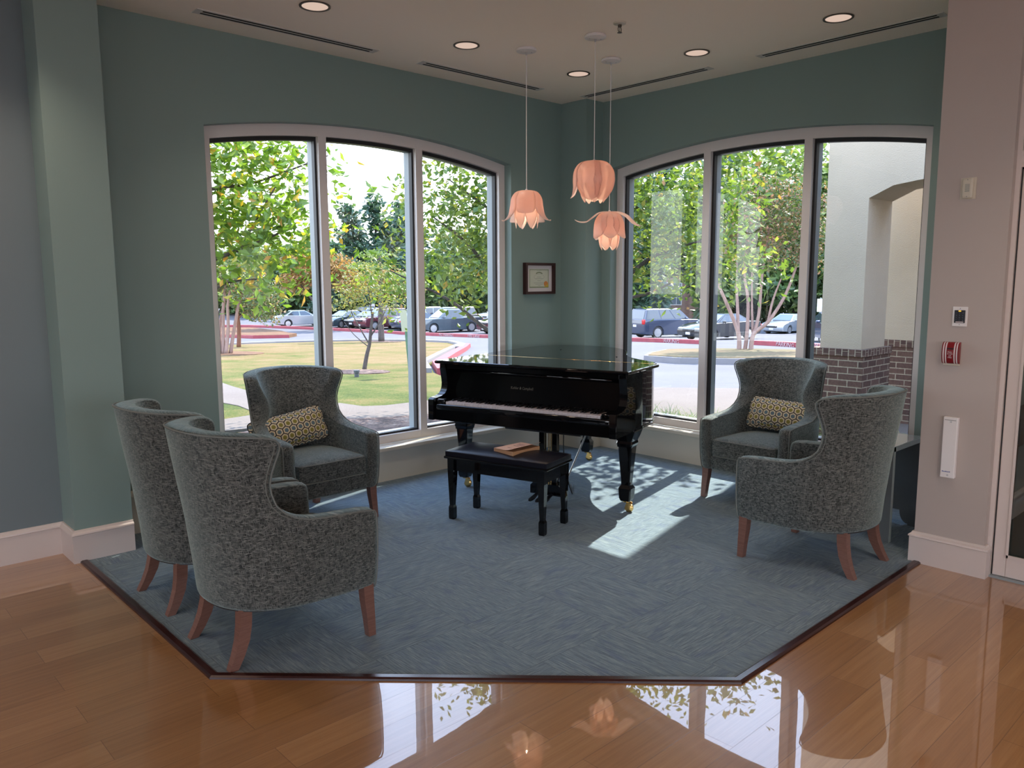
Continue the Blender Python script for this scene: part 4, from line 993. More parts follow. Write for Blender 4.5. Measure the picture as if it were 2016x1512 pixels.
ISLL = [(17.5, 55.0), (21.6, 58.5), (22.9, 56.5), (22.5, 50.8), (21.2, 46.0), (18.6, 42.2), (16.4, 42.4), (16.4, 47.7)]
patch('island_left', ISLL, m_leafy, .22); kerb('kerb_island_left', ISLL[5:] + ISLL[:2], .2, .35, m_redcurb)
patch('planting_strip', [(28.6, 44.0), (28.1, 37.6), (27.0, 31.5), (27.0, 26.0), (27.4, 20.8), (27.0, 18.2), (28.4, 18.0), (29.0, 20.8), (28.7, 26.0), (28.9, 31.5), (29.6, 37.6), (29.8, 44.0)], m_dry, .12)
patch('bounce_slab_left', [(-40, -40), (-11.2, -40), (-11.2, 0), (-40, 0)], m_conc2, .06, 4); patch('bounce_slab_back', [(-11.2, -40), (10, -40), (10, -11.2), (-11.2, -11.2)], m_conc2, .06, 4)  # unseen pale slabs, added to bounce sunlight onto the ceiling
patch('far_hillside', [(18, 78), (36, 100), (70, 80), (80, 40), (110, 60), (110, 150), (-10, 150), (-20, 78)], m_dry, .1, 8)
for P_, word, u in ((RED1, 'FIRE LANE', .30), (RED1, 'NO PARKING', .40), (RED1, 'FIRE LANE', .50), (RED1, 'NO PARKING', .585), (RED1, 'FIRE LANE', .655), (RED1, 'FIRE LANE', .865), (RED1, 'NO PARKING', .94), (RED2, 'NO PARKING', .25), (RED2, 'FIRE LANE', .62)):
    L_ = [0]
    for a, b in zip(P_, P_[1:]): L_.append(L_[-1] + math.dist(a, b))
    s = u * L_[-1]; i = max(j for j in range(len(P_) - 1) if L_[j] <= s); a, b = Vector(P_[i]), Vector(P_[i + 1]); t = (b - a).normalized(); p = a + t * (s - L_[i])
    nn = Vector((t.y, -t.x)); p2 = p + nn * .232; z = zg(p.x, p.y)
    q = text_mesh('kerb_lettering', word, .26, m_curbtext, None, (p2.x, p2.y, z + .095), (R(84), 0, math.atan2(t.y, t.x)), .004, sx=1.3); q['kind'] = 'structure'

# ================================================================ OUTSIDE: TREES
def foliage_mat(name, stops, trans=0.45):
    n = NT(name); g = n.new('NewGeometry'); c = n.ramp(g.outputs['Random Per Island'], stops)
    d = n.new('BsdfDiffuse', {'Color': c}); t = n.new('BsdfTranslucent', {'Color': n.mix(0.5, c, n.mix(1.0, c, (1.0, 1.0, 0.25), 'MULTIPLY'))}); gl = n.new('BsdfGlossy', {'Roughness': 0.4})
    return n.surface(n.new('MixShader', {0: 0.05, 1: n.new('MixShader', {0: trans, 1: d, 2: t}), 2: gl}))
m_bright = foliage_mat('leaves_bright', [(0.0, (0.10, 0.20, 0.018)), (0.5, (0.17, 0.29, 0.03)), (0.86, (0.28, 0.38, 0.05)), (0.93, (0.60, 0.50, 0.05)), (1.0, (0.62, 0.28, 0.05))], .55)
m_corner = foliage_mat('leaves_corner', [(0.0, (0.07, 0.14, 0.018)), (0.55, (0.15, 0.23, 0.032)), (0.90, (0.24, 0.31, 0.055)), (0.98, (0.36, 0.31, 0.05)), (1.0, (0.45, 0.20, 0.05))], .5)
m_myrtle = foliage_mat('leaves_myrtle', [(0.0, (0.055, 0.095, 0.025)), (0.6, (0.11, 0.16, 0.042)), (0.85, (0.22, 0.19, 0.075)), (1.0, (0.33, 0.17, 0.10))], .4)
m_myrtler = foliage_mat('leaves_myrtle_right', [(0.0, (0.05, 0.085, 0.022)), (0.5, (0.10, 0.145, 0.04)), (0.72, (0.24, 0.15, 0.09)), (1.0, (0.34, 0.19, 0.13))], .4)
m_orange = foliage_mat('leaves_orange', [(0.0, (0.16, 0.14, 0.035)), (0.5, (0.31, 0.19, 0.05)), (1.0, (0.48, 0.24, 0.09))], .4)
m_yellow = foliage_mat('leaves_yellow_green', [(0.0, (0.13, 0.18, 0.04)), (0.6, (0.24, 0.25, 0.06)), (1.0, (0.38, 0.31, 0.08))], .4)
m_pine = foliage_mat('needles_blue_green', [(0.0, (0.030, 0.070, 0.052)), (0.6, (0.055, 0.115, 0.075)), (1.0, (0.10, 0.17, 0.085))], .3)
m_wood_g = foliage_mat('leaves_woodland', [(0.0, (0.040, 0.085, 0.026)), (0.6, (0.085, 0.155, 0.042)), (1.0, (0.18, 0.26, 0.065))], .35)
m_wood_l = foliage_mat('leaves_woodland_light', [(0.0, (0.085, 0.15, 0.038)), (0.6, (0.15, 0.23, 0.055)), (1.0, (0.26, 0.33, 0.085))], .4)
m_bark = ground_mat('bark_grey', [(0.35, (0.055, 0.045, 0.042)), (0.65, (0.13, 0.11, 0.10))], 3.0, 20, sc2=(3, 3, .6))
m_barkp = ground_mat('bark_pinkish', [(0.35, (0.20, 0.125, 0.105)), (0.65, (0.36, 0.25, 0.21))], 2.0, 12, sc2=(3, 3, .5))
m_barkr = ground_mat('bark_red', [(0.35, (0.12, 0.05, 0.032)), (0.65, (0.22, 0.10, 0.065))], 2.0, 12, sc2=(3, 3, .5))
m_bred = plain('brick_dark', (.1, .05, .04), .9)
def leaves(name, blobs, n, size, mat, parent, rng, droop=.3, flat=.5, clump=0):
    # blobs: (x, y, z, rx, ry, rz); clustered leaf blades, each a folded rhombus
    tot = sum(b[3] * b[4] * b[5] for b in blobs) ** 1.0; V, Fc = [], []
    pts = []
    for b in blobs:
        k_ = max(1, int(n * b[3] * b[4] * b[5] / tot)); d = rng.normal(size=(k_, 3)); d /= np.linalg.norm(d, axis=1)[:, None]
        rr = rng.random(k_) ** .45
        p = d * rr[:, None] * np.array(b[3:6]) + np.array(b[:3])
        if clump:
            m = max(1, k_ // clump); cen = p[:m]; idx = rng.integers(0, m, k_); p = cen[idx] + rng.normal(size=(k_, 3)) * size * 1.6
        pts.append(p)
    P = np.concatenate(pts); K = len(P)
    a = rng.random(K) * 2 * PI; el = rng.normal(size=K) * .5 - droop
    ax = np.stack([np.cos(a) * np.cos(el), np.sin(a) * np.cos(el), np.sin(el)], 1)
    s0 = np.cross(ax, np.array([0, 0, 1.0])); s0 /= np.linalg.norm(s0, axis=1)[:, None]; u0 = np.cross(s0, ax); ro = rng.normal(size=K) * flat * 1.6
    sd = s0 * np.cos(ro)[:, None] + u0 * np.sin(ro)[:, None]; upv = np.cross(sd, ax)
    L = size * (.7 + .6 * rng.random(K))[:, None]; W = L * .26
    V = np.stack([P, P + ax * L * .45 + sd * W - upv * W * .25, P + ax * L, P + ax * L * .45 - sd * W - upv * W * .25], 1).reshape(-1, 3)
    me = bpy.data.meshes.new(name); me.from_pydata(V.tolist(), [], [(4 * i, 4 * i + 1, 4 * i + 2, 4 * i + 3) for i in range(K)]); me.materials.append(mat)
    o = bpy.data.objects.new(name, me); C.objects.link(o); o.parent = parent
    return o
def tree(name, label, cat, x, y, trunks, blobs, n, size, lm, bm_, group=None, seed=1, lift=.05, **k):
    rng = np.random.default_rng(seed); t = thing(name, label, cat, (x, y, zg(x, y) + lift), -YAW, group)   # local x: to the right, local y: away from the building
    for j, (pts, r0, r1) in enumerate(trunks):
        m = len(pts); p = catmull(pts, 4); b = B(); tube(b, p, [r0 + (r1 - r0) * i / (len(p) - 1) for i in range(len(p))], 8); obj('trunk' if j == 0 else 'branch', b, bm_, t, smooth=True)
    if n: leaves('foliage', blobs, n, size, lm, t, rng, **k)
    return t
near = [([(0, 0, 0), (.05, 0, .8), (.0, .05, 1.6), (.15, 0, 2.6), (.3, 0, 3.6)], .11, .04), ([(.0, .05, 1.5), (.5, -.1, 1.85), (1.1, 0, 2.1), (1.7, .05, 2.35)], .045, .010), ([(.1, 0, 2.2), (.6, 0, 2.75), (1.3, .05, 2.9), (2.2, 0, 3.2)], .035, .007),
        ([(.05, 0, 1.2), (.5, .1, 1.45), (.9, .05, 1.7), (1.5, 0, 1.75)], .03, .007), ([(.15, 0, 2.7), (.6, 0, 3.3), (1.2, 0, 3.5)], .03, .006), ([(1.1, 0, 2.1), (1.5, -.1, 2.7), (1.75, 0, 3.1)], .014, .005)]
tree('broadleaf_tree', 'bright green broadleaf tree with large leaves close outside the left window', 'tree', -2.33, 4.86, near,
     [(.75, 0, 3.35, .75, .7, .45), (1.45, 0, 3.2, .62, .7, .50), (.75, 0, 2.5, .62, .8, .55), (1.45, 0, 2.45, .62, .7, .50), (1.85, .1, 2.2, .35, .5, .35), (.75, 0, 1.85, .35, .6, .30), (1.35, 0, 1.85, .42, .6, .28), (2.28, .05, 3.10, .30, .3, .20), (2.25, .05, 2.62, .20, .3, .16), (0, 0, 3.0, .6, .7, .9)],
     4200, .135, m_bright, m_bark, seed=3, clump=5)
corner = [([(0, 0, 0), (.0, 0, .7), (.05, 0, 1.5), (0, .1, 2.6), (.1, 0, 3.6)], .12, .04), ([(.0, 0, 1.0), (-.7, 0, 1.5), (-1.2, .1, 2.2), (-1.7, 0, 2.6)], .05, .01), ([(.0, 0, .7), (-.9, -.1, 1.05), (-1.5, 0, 1.5), (-2.3, 0, 1.9)], .04, .008),
          ([(.0, 0, 1.3), (.8, 0, 1.75), (1.3, 0, 2.1), (2.0, 0, 2.3)], .05, .01), ([(.0, 0, 1.1), (.7, .1, 1.45), (1.3, 0, 1.62), (1.9, 0, 2.0)], .035, .008), ([(.05, 0, 1.8), (.7, 0, 2.5), (1.5, 0, 3.0)], .04, .008), ([(0, 0, 1.8), (-.7, 0, 2.5), (-1.5, 0, 3.1)], .04, .008)]
tree('ornamental_tree', 'yellow-green ornamental tree outside the room corner, boughs showing in both windows', 'tree', 2.06, 2.17, corner,
     [(-1.35, 0, 2.75, .62, .8, .75), (-1.2, 0, 1.85, .52, .7, .48), (-2.05, 0, 2.75, .25, .4, .45), (-2.15, 0, 1.85, .42, .5, .45), (-.4, 0, 2.7, .8, .9, .9), (.5, 0, 2.8, .8, .9, .9), (1.35, 0, 2.75, .65, .8, .62), (1.45, 0, 2.05, .62, .7, .45), (2.2, 0, 2.75, .45, .6, .48), (2.25, 0, 1.95, .50, .5, .40), (2.75, 0, 2.0, .28, .4, .22), (1.5, -1.7, 3.15, .45, .5, .38), (2.0, -2.0, 3.2, .45, .45, .36), (-1.0, 0, 4.0, .9, .9, .55), (.1, 0, 4.5, .9, .9, .6), (1.2, 0, 4.0, .75, .9, .5)],
     14000, .105, m_corner, m_bark, seed=5, clump=5)
def stems(k, spread, h, r0, rng, off=0.0):
    out = []
    for i in range(k):
        a = (i + .5) / k * 2 - 1; dx = a * spread + off; dy = rng.uniform(-.4, .4) * spread
        out.append(([(a * .34, rng.uniform(-.1, .1), 0), (a * .42 + dx * .10, dy * .2, h * .3), (dx * .55 + rng.uniform(-.1, .1), dy * .6, h * .65), (dx, dy, h)], r0, r0 * .4))
    return out
rg = random.Random(4)
tree('crape_myrtle', 'crape myrtle with pale pink stems at the left edge of the lawn', 'tree', 5.68, 22.02, stems(6, 1.0, 3.0, .075, rg, .3),
     [(.6, 0, 2.75, 1.2, 1.0, .65), (1.5, 0, 2.1, .8, .8, .7), (1.75, 0, 1.5, .5, .6, .5), (-.3, 0, 2.7, .7, .8, .6)], 4200, .12, m_myrtle, m_barkp, seed=6)
tree('young_tree', 'young tree with a reddish trunk beside the pale crape myrtle on the lawn', 'tree', 8.85, 27.77, [([(0, 0, 0), (.05, 0, .8), (.0, 0, 1.7)], .10, .07), ([(.0, 0, 1.2), (.5, 0, 1.7), (.9, 0, 2.2)], .04, .01)],
     [(.5, 0, 2.2, .95, .8, .65), (.9, 0, 1.55, .7, .7, .45)], 2600, .12, m_myrtle, m_barkr, seed=7)
tree('young_tree', 'small leaning tree with sparse yellow-green leaves in the middle of the lawn', 'tree', 4.68, 11.18,
     [([(-.03, 0, 0), (.04, 0, .35), (.12, 0, .65), (.16, 0, 1.0), (.22, 0, 1.4)], .055, .028), ([(.12, 0, .6), (-.1, 0, 1.0), (-.3, 0, 1.4), (-.4, 0, 1.8)], .02, .006), ([(.14, 0, .8), (.4, 0, 1.2), (.6, 0, 1.6)], .02, .006), ([(.2, 0, 1.2), (.15, 0, 1.7), (.1, 0, 2.2)], .018, .005), ([(.1, 0, .55), (-.25, 0, .85), (-.5, .1, 1.15)], .014, .005)],
     [(.10, 0, 2.05, .72, .6, .42), (-.35, 0, 1.65, .5, .5, .35), (.60, 0, 1.65, .42, .5, .32), (.25, 0, 2.45, .4, .4, .25)], 1900, .075, m_yellow, m_bark, seed=8, clump=4)
tree('cedar_tree', 'tree with straight dark trunk and layered grey-green boughs at the far lawn edge', 'tree', 17.2, 29.3, [([(0, 0, 0), (0, 0, 1.5), (.05, 0, 3.0), (0, 0, 4.4)], .17, .08)],
     [(-.6, 0, 3.9, 1.3, 1.1, .25), (.5, 0, 3.4, 1.5, 1.2, .25), (-.2, 0, 4.5, 1.0, 1.0, .25), (.6, 0, 2.8, 1.2, 1.0, .2), (1.6, .3, 2.9, .9, .8, .5)], 2400, .14, m_wood_l, m_bark, seed=9)
tree('autumn_tree', 'orange autumn tree on the parking island', 'tree', 27.0, 52.9, [([(0, 0, 0), (0, 0, 1.4), (-.1, 0, 3.2), (0, 0, 5.0)], .24, .10), ([(0, 0, 1.5), (.7, 0, 2.9), (1.3, 0, 4.2)], .12, .04), ([(0, 0, 1.6), (-.9, 0, 2.8), (-1.8, 0, 4.0)], .12, .04)],
     [(-.8, 0, 5.3, 2.2, 2.0, 1.8), (1.4, 0, 4.6, 1.9, 1.8, 1.6), (-1.9, 0, 3.9, 1.6, 1.6, 1.1), (2.9, 0, 3.7, 1.3, 1.4, 1.2)], 5200, .30, m_orange, m_bark, seed=10)
tree('autumn_tree', 'second orange autumn tree, lower, right of the one on the parking island', 'tree', 36.6, 56.0, [([(0, 0, 0), (0, 0, 1.4), (-.1, 0, 3.2)], .2, .10)],
     [(-1.0, 0, 4.0, 2.0, 2.0, 1.5), (1.2, 0, 3.6, 1.8, 1.6, 1.3)], 2400, .30, m_orange, m_bark, seed=11)
MYR = [([(-.30, 0, 0), (-.35, 0, .7), (-.73, .1, 1.65), (-1.1, .1, 2.5), (-1.3, 0, 3.6)], .085, .03), ([(-.35, 0, .6), (-.36, .1, 1.4), (-.42, .2, 2.6), (-.4, .2, 4.2)], .065, .03), ([(-.09, .1, 0), (-.02, .1, .7), (0, .2, 1.8), (-.15, .2, 2.7), (-.1, .2, 4.2)], .075, .03),
       ([(.10, 0, 0), (.17, 0, .65), (.6, -.1, 1.05), (1.1, -.1, 1.85), (1.45, 0, 2.7), (1.7, 0, 3.6)], .085, .03), ([(.16, 0, .6), (.35, .1, 1.3), (.42, .1, 2.6), (.6, .1, 4.2)], .065, .03), ([(.17, .1, .7), (.14, .2, 1.6), (.1, .2, 2.8)], .05, .02), ([(.6, -.1, 1.0), (.78, 0, 1.8), (1.1, 0, 2.7)], .05, .02)]
tree('crape_myrtle', 'tall crape myrtle with spreading pale stems and rusty seed heads on the right island', 'tree', 18.2, 8.75, MYR,
     [(.2, 0, 4.9, 1.3, 1.3, 1.3), (1.5, 0, 4.6, 1.15, 1.2, 1.5), (-.6, 0, 3.9, .9, 1.0, .9), (.8, 0, 3.4, 1.4, 1.1, .7), (2.1, 0, 3.5, .7, .9, .9)], 8000, .125, m_myrtler, m_barkp, seed=12)
# woodland beyond the parking rows: distance from the camera, bearing as offset to the right per metre ahead
def far_pos(u, D): return (CAM.x + FX * D + FY * u * D, CAM.y + FY * D - FX * u * D)
WOOD = [  # bearing, distance, height, radius, kind
    (-.205, 92, 12.5, 3.0, 0), (-.170, 95, 13.6, 3.4, 0), (-.138, 90, 12.6, 2.8, 0), (-.225, 84, 8.0, 3.0, 0), (-.115, 86, 9.0, 3.0, 0),
    (-.385, 90, 7.0, 4.2, 1), (-.345, 88, 7.6, 4.4, 1), (-.300, 92, 8.2, 4.2, 2), (-.262, 88, 7.4, 3.8, 1), (-.245, 100, 9.0, 4.0, 1), (-.08, 84, 8.8, 4.0, 1), (-.035, 82, 9.6, 4.2, 1), (.01, 84, 11.0, 4.4, 1),
    (.145, 74, 15.0, 4.2, 1), (.185, 80, 17.0, 4.4, 0), (.230, 78, 15.5, 4.2, 1), (.270, 82, 19.0, 4.6, 0), (.305, 76, 17.6, 4.0, 2), (.340, 80, 17.4, 3.6, 2), (.372, 74, 12.0, 3.2, 1), (.398, 70, 16.0, 3.6, 2), (.440, 72, 17.0, 4.4, 1), (.49, 72, 17.0, 4.4, 2), (.125, 70, 9.0, 3.2, 1), (.355, 66, 9.0, 3.4, 1), (.40, 64, 8.5, 3.2, 1), (.30, 70, 9.0, 3.6, 1), (.143, 61, 9.5, 1.7, 1), (.176, 60, 8.5, 0.8, 0), (.252, 62, 8.5, 1.5, 1)]
KN = [('pine_tree', 'tall blue-green pine', m_pine, .42), ('woodland_tree', 'dark green woodland tree', m_wood_g, .42), ('woodland_tree', 'light green woodland tree', m_wood_l, .40)]
for i, (u, D, h, r, kd) in enumerate(WOOD):
    nm, lb, lm, sz = KN[kd]; x, y = far_pos(u, D); rr = random.Random(100 + i)
    where = 'beyond the cars, seen through the left window' if u < .06 else 'beyond the cars, seen through the right window'
    if kd == 0: bl = [(rr.uniform(-.4, .4) * r, 0, h * (.30 + .135 * j), r * (1.05 - .16 * j), r * (1.0 - .15 * j), h * .10) for j in range(5)] + [(0, 0, h * .92, r * .35, r * .35, h * .08), (0, 0, h * .16, r * .9, r * .8, h * .12)]
    else: bl = [(rr.uniform(-.55, .55) * r, rr.uniform(-.3, .3) * r, h * z + rr.uniform(-.5, .5), r * q, r * q, h * .17) for z, q in ((.16, .8), (.32, .85), (.32, .8), (.5, .85), (.5, .75), (.68, .75), (.70, .6), (.85, .5))]
    tree(nm, lb + ' ' + where, 'tree', x, y, [([(0, 0, 0), (.1, 0, h * .4), (0, 0, h * .8)], .28, .10)], bl, 4600 if D < 90 else 4200, sz * 1.7, lm, m_bark, 'woodland trees beyond the parking lot', seed=50 + i, flat=.8)

# ================================================================ OUTSIDE: PORTICO, BRICK BUILDING, SIGNS
def brick_mat(name, c1, c2, mortar):
    n = NT(name); v = n.uv((1, 1, 1)); bt = n.new('TexBrick', {'Vector': v, 'Scale': 1.0, 'Brick Width': 0.205, 'Row Height': 0.0685, 'Mortar Size': 0.0055, 'Mortar Smooth': 0.1, 'Bias': -0.1, 'Color1': tuple(c1) + (1,), 'Color2': tuple(c2) + (1,), 'Mortar': tuple(mortar) + (1,)})
    g = n.noise(n.uv((1, 1, 1)), 40, 3.0); c = n.mix(.35, bt.outputs['Color'], n.ramp(g, [(.3, (.2, .2, .2)), (.7, (.8, .8, .8))]), 'OVERLAY')
    return n.principled(c, .9, 0, n.bump(n.math('SUBTRACT', n.math('MULTIPLY', g, .3), bt.outputs['Fac']), .5, .01))
m_brick = brick_mat('brick_brown', (.085, .045, .036), (.15, .082, .062), (.36, .30, .22))
m_brickr = brick_mat('brick_red', (.20, .10, .07), (.28, .14, .10), (.36, .30, .25))
m_soldier = None
def stucco():
    n = NT('stucco_beige'); v = n.uv(); g = n.noise(v, 90, 4.0, .7); b = n.noise(v, 1.2, 3.0)
    return n.principled(n.ramp(b, [(.3, (.47, .385, .285)), (.7, (.54, .445, .335))]), .95, 0, n.bump(g, .5, .01))
m_stucco = stucco()
port = thing('portico_wall', None, None, (2.40, 0, 0)); port['kind'] = 'structure'; port['label'] = 'stucco portico wall with arched opening on brick piers'
def arch_wall(bm, x0, x1, ya, yb, y_open0, y_open1, zb, zt, zs, rise):
    N = 20; ys = [y_open0 + (y_open1 - y_open0) * i / N for i in range(N + 1)]; hw_ = abs(y_open1 - y_open0) / 2; r = (hw_ ** 2 + rise ** 2) / (2 * rise); c_ = (y_open0 + y_open1) / 2
    arc = [(y, zs + rise * (1 - min(1, abs((y - c_) / hw_)) ** 2.5) ** .4) for y in ys]
    poly = [(ya, zb), (ya, zt), (yb, zt), (yb, zb), (y_open1, zb)] + arc[::-1] + [(y_open0, zb)]
    prism(bm, poly, x0, x1, 'x')
bm = B(); arch_wall(bm, .02, .60, -1.31, -6.9, -1.745, -6.4, .86, 5.4, 2.40, .19); struct('stucco_wall', bm, m_stucco, port)
def brick_pier(px_, y0, y1, x1):
    bm = B(); box(bm, px_, x1, y0, y1, -.7, .80); b_ = struct('brick_pier', bm, m_brick, port)
    # soldier course and cap
    bm = B(); box(bm, px_ - .012, x1 + .012, y0 - .012, y1 + .012, .80, .872)
    n_ = struct('soldier_course', bm, m_brick, port)
    for f in n_.data.polygons:
        for li in f.loop_indices:
            u = n_.data.uv_layers[0].data[li].uv; n_.data.uv_layers[0].data[li].uv = (u[1] * 2.8 - .02, u[0])
brick_pier(-.03, -1.79, -1.24, .66); brick_pier(-.03, -6.95, -6.40, .66)
bm = B(); box(bm, 1.52, 1.80, -7.5, -1.05, .80, 3.6); struct('stucco_wall', bm, m_stucco, port)
bm = B(); box(bm, 1.50, 1.82, -7.5, -1.05, -.9, .80); struct('brick_pier', bm, m_brick, port)
bm = B(); box(bm, 1.485, 1.83, -7.5, -1.05, .80, .88); sc_ = struct('soldier_course', bm, m_brick, port)
for f in sc_.data.polygons:
    for li in f.loop_indices:
        u = sc_.data.uv_layers[0].data[li].uv; sc_.data.uv_layers[0].data[li].uv = (u[1] * 2.6, u[0])

bb = thing('brick_building', 'brick building with white windows among trees beyond the dark blue suv', 'building'); bb.location = (far_pos(.214, 66) + (-2.5,)); bb.rotation_euler = (0, 0, -YAW)
bm = B(); box(bm, -3.0, 3.2, 0, 6, -.5, 4.2); obj('brick_wall', bm, m_brickr, bb)
m_pane = plain('far_window_glass', (.10, .13, .15), .1)
for x0, z0 in ((-1.25, 1.95), (1.75, 1.75)):
    bm = B(); box(bm, x0, x0 + 1.3, -.06, 0, z0, z0 + 1.9); wf = obj('window_frame', bm, m_frame, bb)
    for i in range(3):
        for j in range(3):
            bm = B(); box(bm, x0 + .08 + i * .395, x0 + .08 + i * .395 + .345, -.075, -.055, z0 + .08 + j * .60, z0 + .08 + j * .60 + .54); obj('window_pane', bm, m_pane, wf)
m_green = plain('green_painted_steel', (.035, .115, .055), .5); m_signback = plain('sign_panel', (.30, .31, .22), .5)
sg = thing('sign_post', 'green steel post with a pale sign panel seen almost edge on, on the lawn', 'sign', (4.06, 8.46, zg(4.06, 8.46) + .04), R(-40))
sg.rotation_euler = (R(2), R(-5), R(-43 - 55))
bm = B(); box(bm, -.028, .028, -.020, .020, -.05, 1.42); obj('post', bm, m_green, sg)
bm = B(); box(bm, -.15, .15, -.028, -.022, .98, 1.44); obj('sign_panel', bm, m_signback, sg)
sg2 = thing('sign_post', 'small white sign on a post left of the portico pier', 'sign', far_pos(.3905, 40) + (zg(*far_pos(.3905, 40)),), -YAW)
bm = B(); box(bm, -.03, .03, -.03, .03, -.05, 2.2); obj('post', bm, m_alu, sg2)
bm = B(); box(bm, -.19, .19, -.045, -.03, 1.50, 2.15); obj('sign_panel', bm, m_white, sg2)
m_under_g = plain('light_housing_grey', (.07, .075, .08), .6)
gl_ = thing('ground_light', 'small grey ground light in front of the mulch ring', 'garden light', (3.17, 9.15, zg(3.17, 9.15) + .06))
bm = B(); lathe(bm, [(.0005, 0), (.05, 0), (.05, .10), (.065, .10), (.065, .15), (.0005, .15)], 14); obj('housing', bm, m_under_g, gl_)
# liriope outside the right window: nobody could count the blades
m_lir = foliage_mat('liriope_blades', [(0, (.10, .20, .035)), (.6, (.20, .32, .06)), (.9, (.36, .40, .12)), (1, (.42, .30, .12))], .5)
rng = np.random.default_rng(21); V, Fc = [], []
for i in range(3200):
    if i < 2300: x, y = rng.uniform(.75, 1.75), rng.uniform(-1.6, 1.1)
    else: x, y = rng.uniform(.6, 2.1), rng.uniform(-3.4, -1.6)
    z = zg(x, y) + .04; h = rng.uniform(.18, .42); a = rng.uniform(0, 2 * PI); d = np.array([math.cos(a), math.sin(a)]); s_ = np.array([-d[1], d[0]]) * .006; k0 = len(V)
    for t_ in (0, .4, .75, 1.0):
        o = d * (t_ ** 1.8) * h * .75; zz = z + h * (t_ - .35 * t_ ** 3); w_ = s_ * (1 - t_ * .9)
        V += [(x + o[0] - w_[0], y + o[1] - w_[1], zz), (x + o[0] + w_[0], y + o[1] + w_[1], zz)]
    for q in range(3): Fc.append((k0 + 2 * q, k0 + 2 * q + 1, k0 + 2 * q + 3, k0 + 2 * q + 2))
me = bpy.data.meshes.new('liriope_grass'); me.from_pydata(V, [], Fc); me.materials.append(m_lir); o = bpy.data.objects.new('liriope_grass', me); C.objects.link(o)
tag(o, 'tufted ornamental grass growing outside the right window', 'grass', None, 'stuff')
patch('planting_bed_right', [(.35, 1.6), (1.85, 1.6), (1.85, -3.5), (.35, -3.5)], m_mulch, .09, .6)

# ================================================================ OUTSIDE: PARKED CARS
m_tyre = plain('tyre_rubber', (.012, .012, .013), .8); m_rim = plain('alloy_wheel', (.50, .50, .52), .3, .7); m_cglass = plain('car_glass', (.035, .050, .065), .05, **{'Coat Weight': 1.0})
m_lampw = plain('headlamp', (.55, .58, .60), .1); m_lampr = plain('tail_lamp', (.45, .015, .02), .2); m_plate = plain('licence_plate', (.55, .55, .56), .5); m_under = plain('car_underside', (.01, .01, .011), .8); m_grille = plain('grille_dark', (.015, .015, .017), .4)
def paint(name, c, metal=.4): return plain(name, c, .25, metal, **{'Coat Weight': 1.0, 'Coat Roughness': .03})
SED = dict(L=4.75, W=1.82, wr=.33, wb=1.38, body=[(-2.37, .42), (-2.38, .70), (-2.30, .98), (-1.95, 1.03), (.95, .98), (1.55, .93), (2.10, .80), (2.34, .66), (2.38, .45), (2.30, .28)], cab=(-1.75, 1.05, -.95, .25, .98, 1.44, .80, .58))
SUV = dict(L=4.75, W=1.90, wr=.37, wb=1.38, body=[(-2.34, .48), (-2.37, .80), (-2.33, 1.12), (-1.9, 1.14), (.95, 1.12), (1.55, 1.10), (2.15, 1.02), (2.34, .88), (2.38, .55), (2.28, .32)], cab=(-2.30, 1.05, -2.05, .35, 1.12, 1.78, .86, .68))
PICK = dict(L=5.6, W=2.0, wr=.40, wb=1.72, body=[(-2.78, .60), (-2.80, .90), (-2.78, 1.22), (-1.0, 1.22), (-.98, 1.18), (1.1, 1.18), (1.6, 1.16), (2.45, 1.12), (2.72, 1.0), (2.78, .60), (2.68, .40)], cab=(-1.02, 1.20, -.82, .35, 1.18, 1.88, .90, .70))
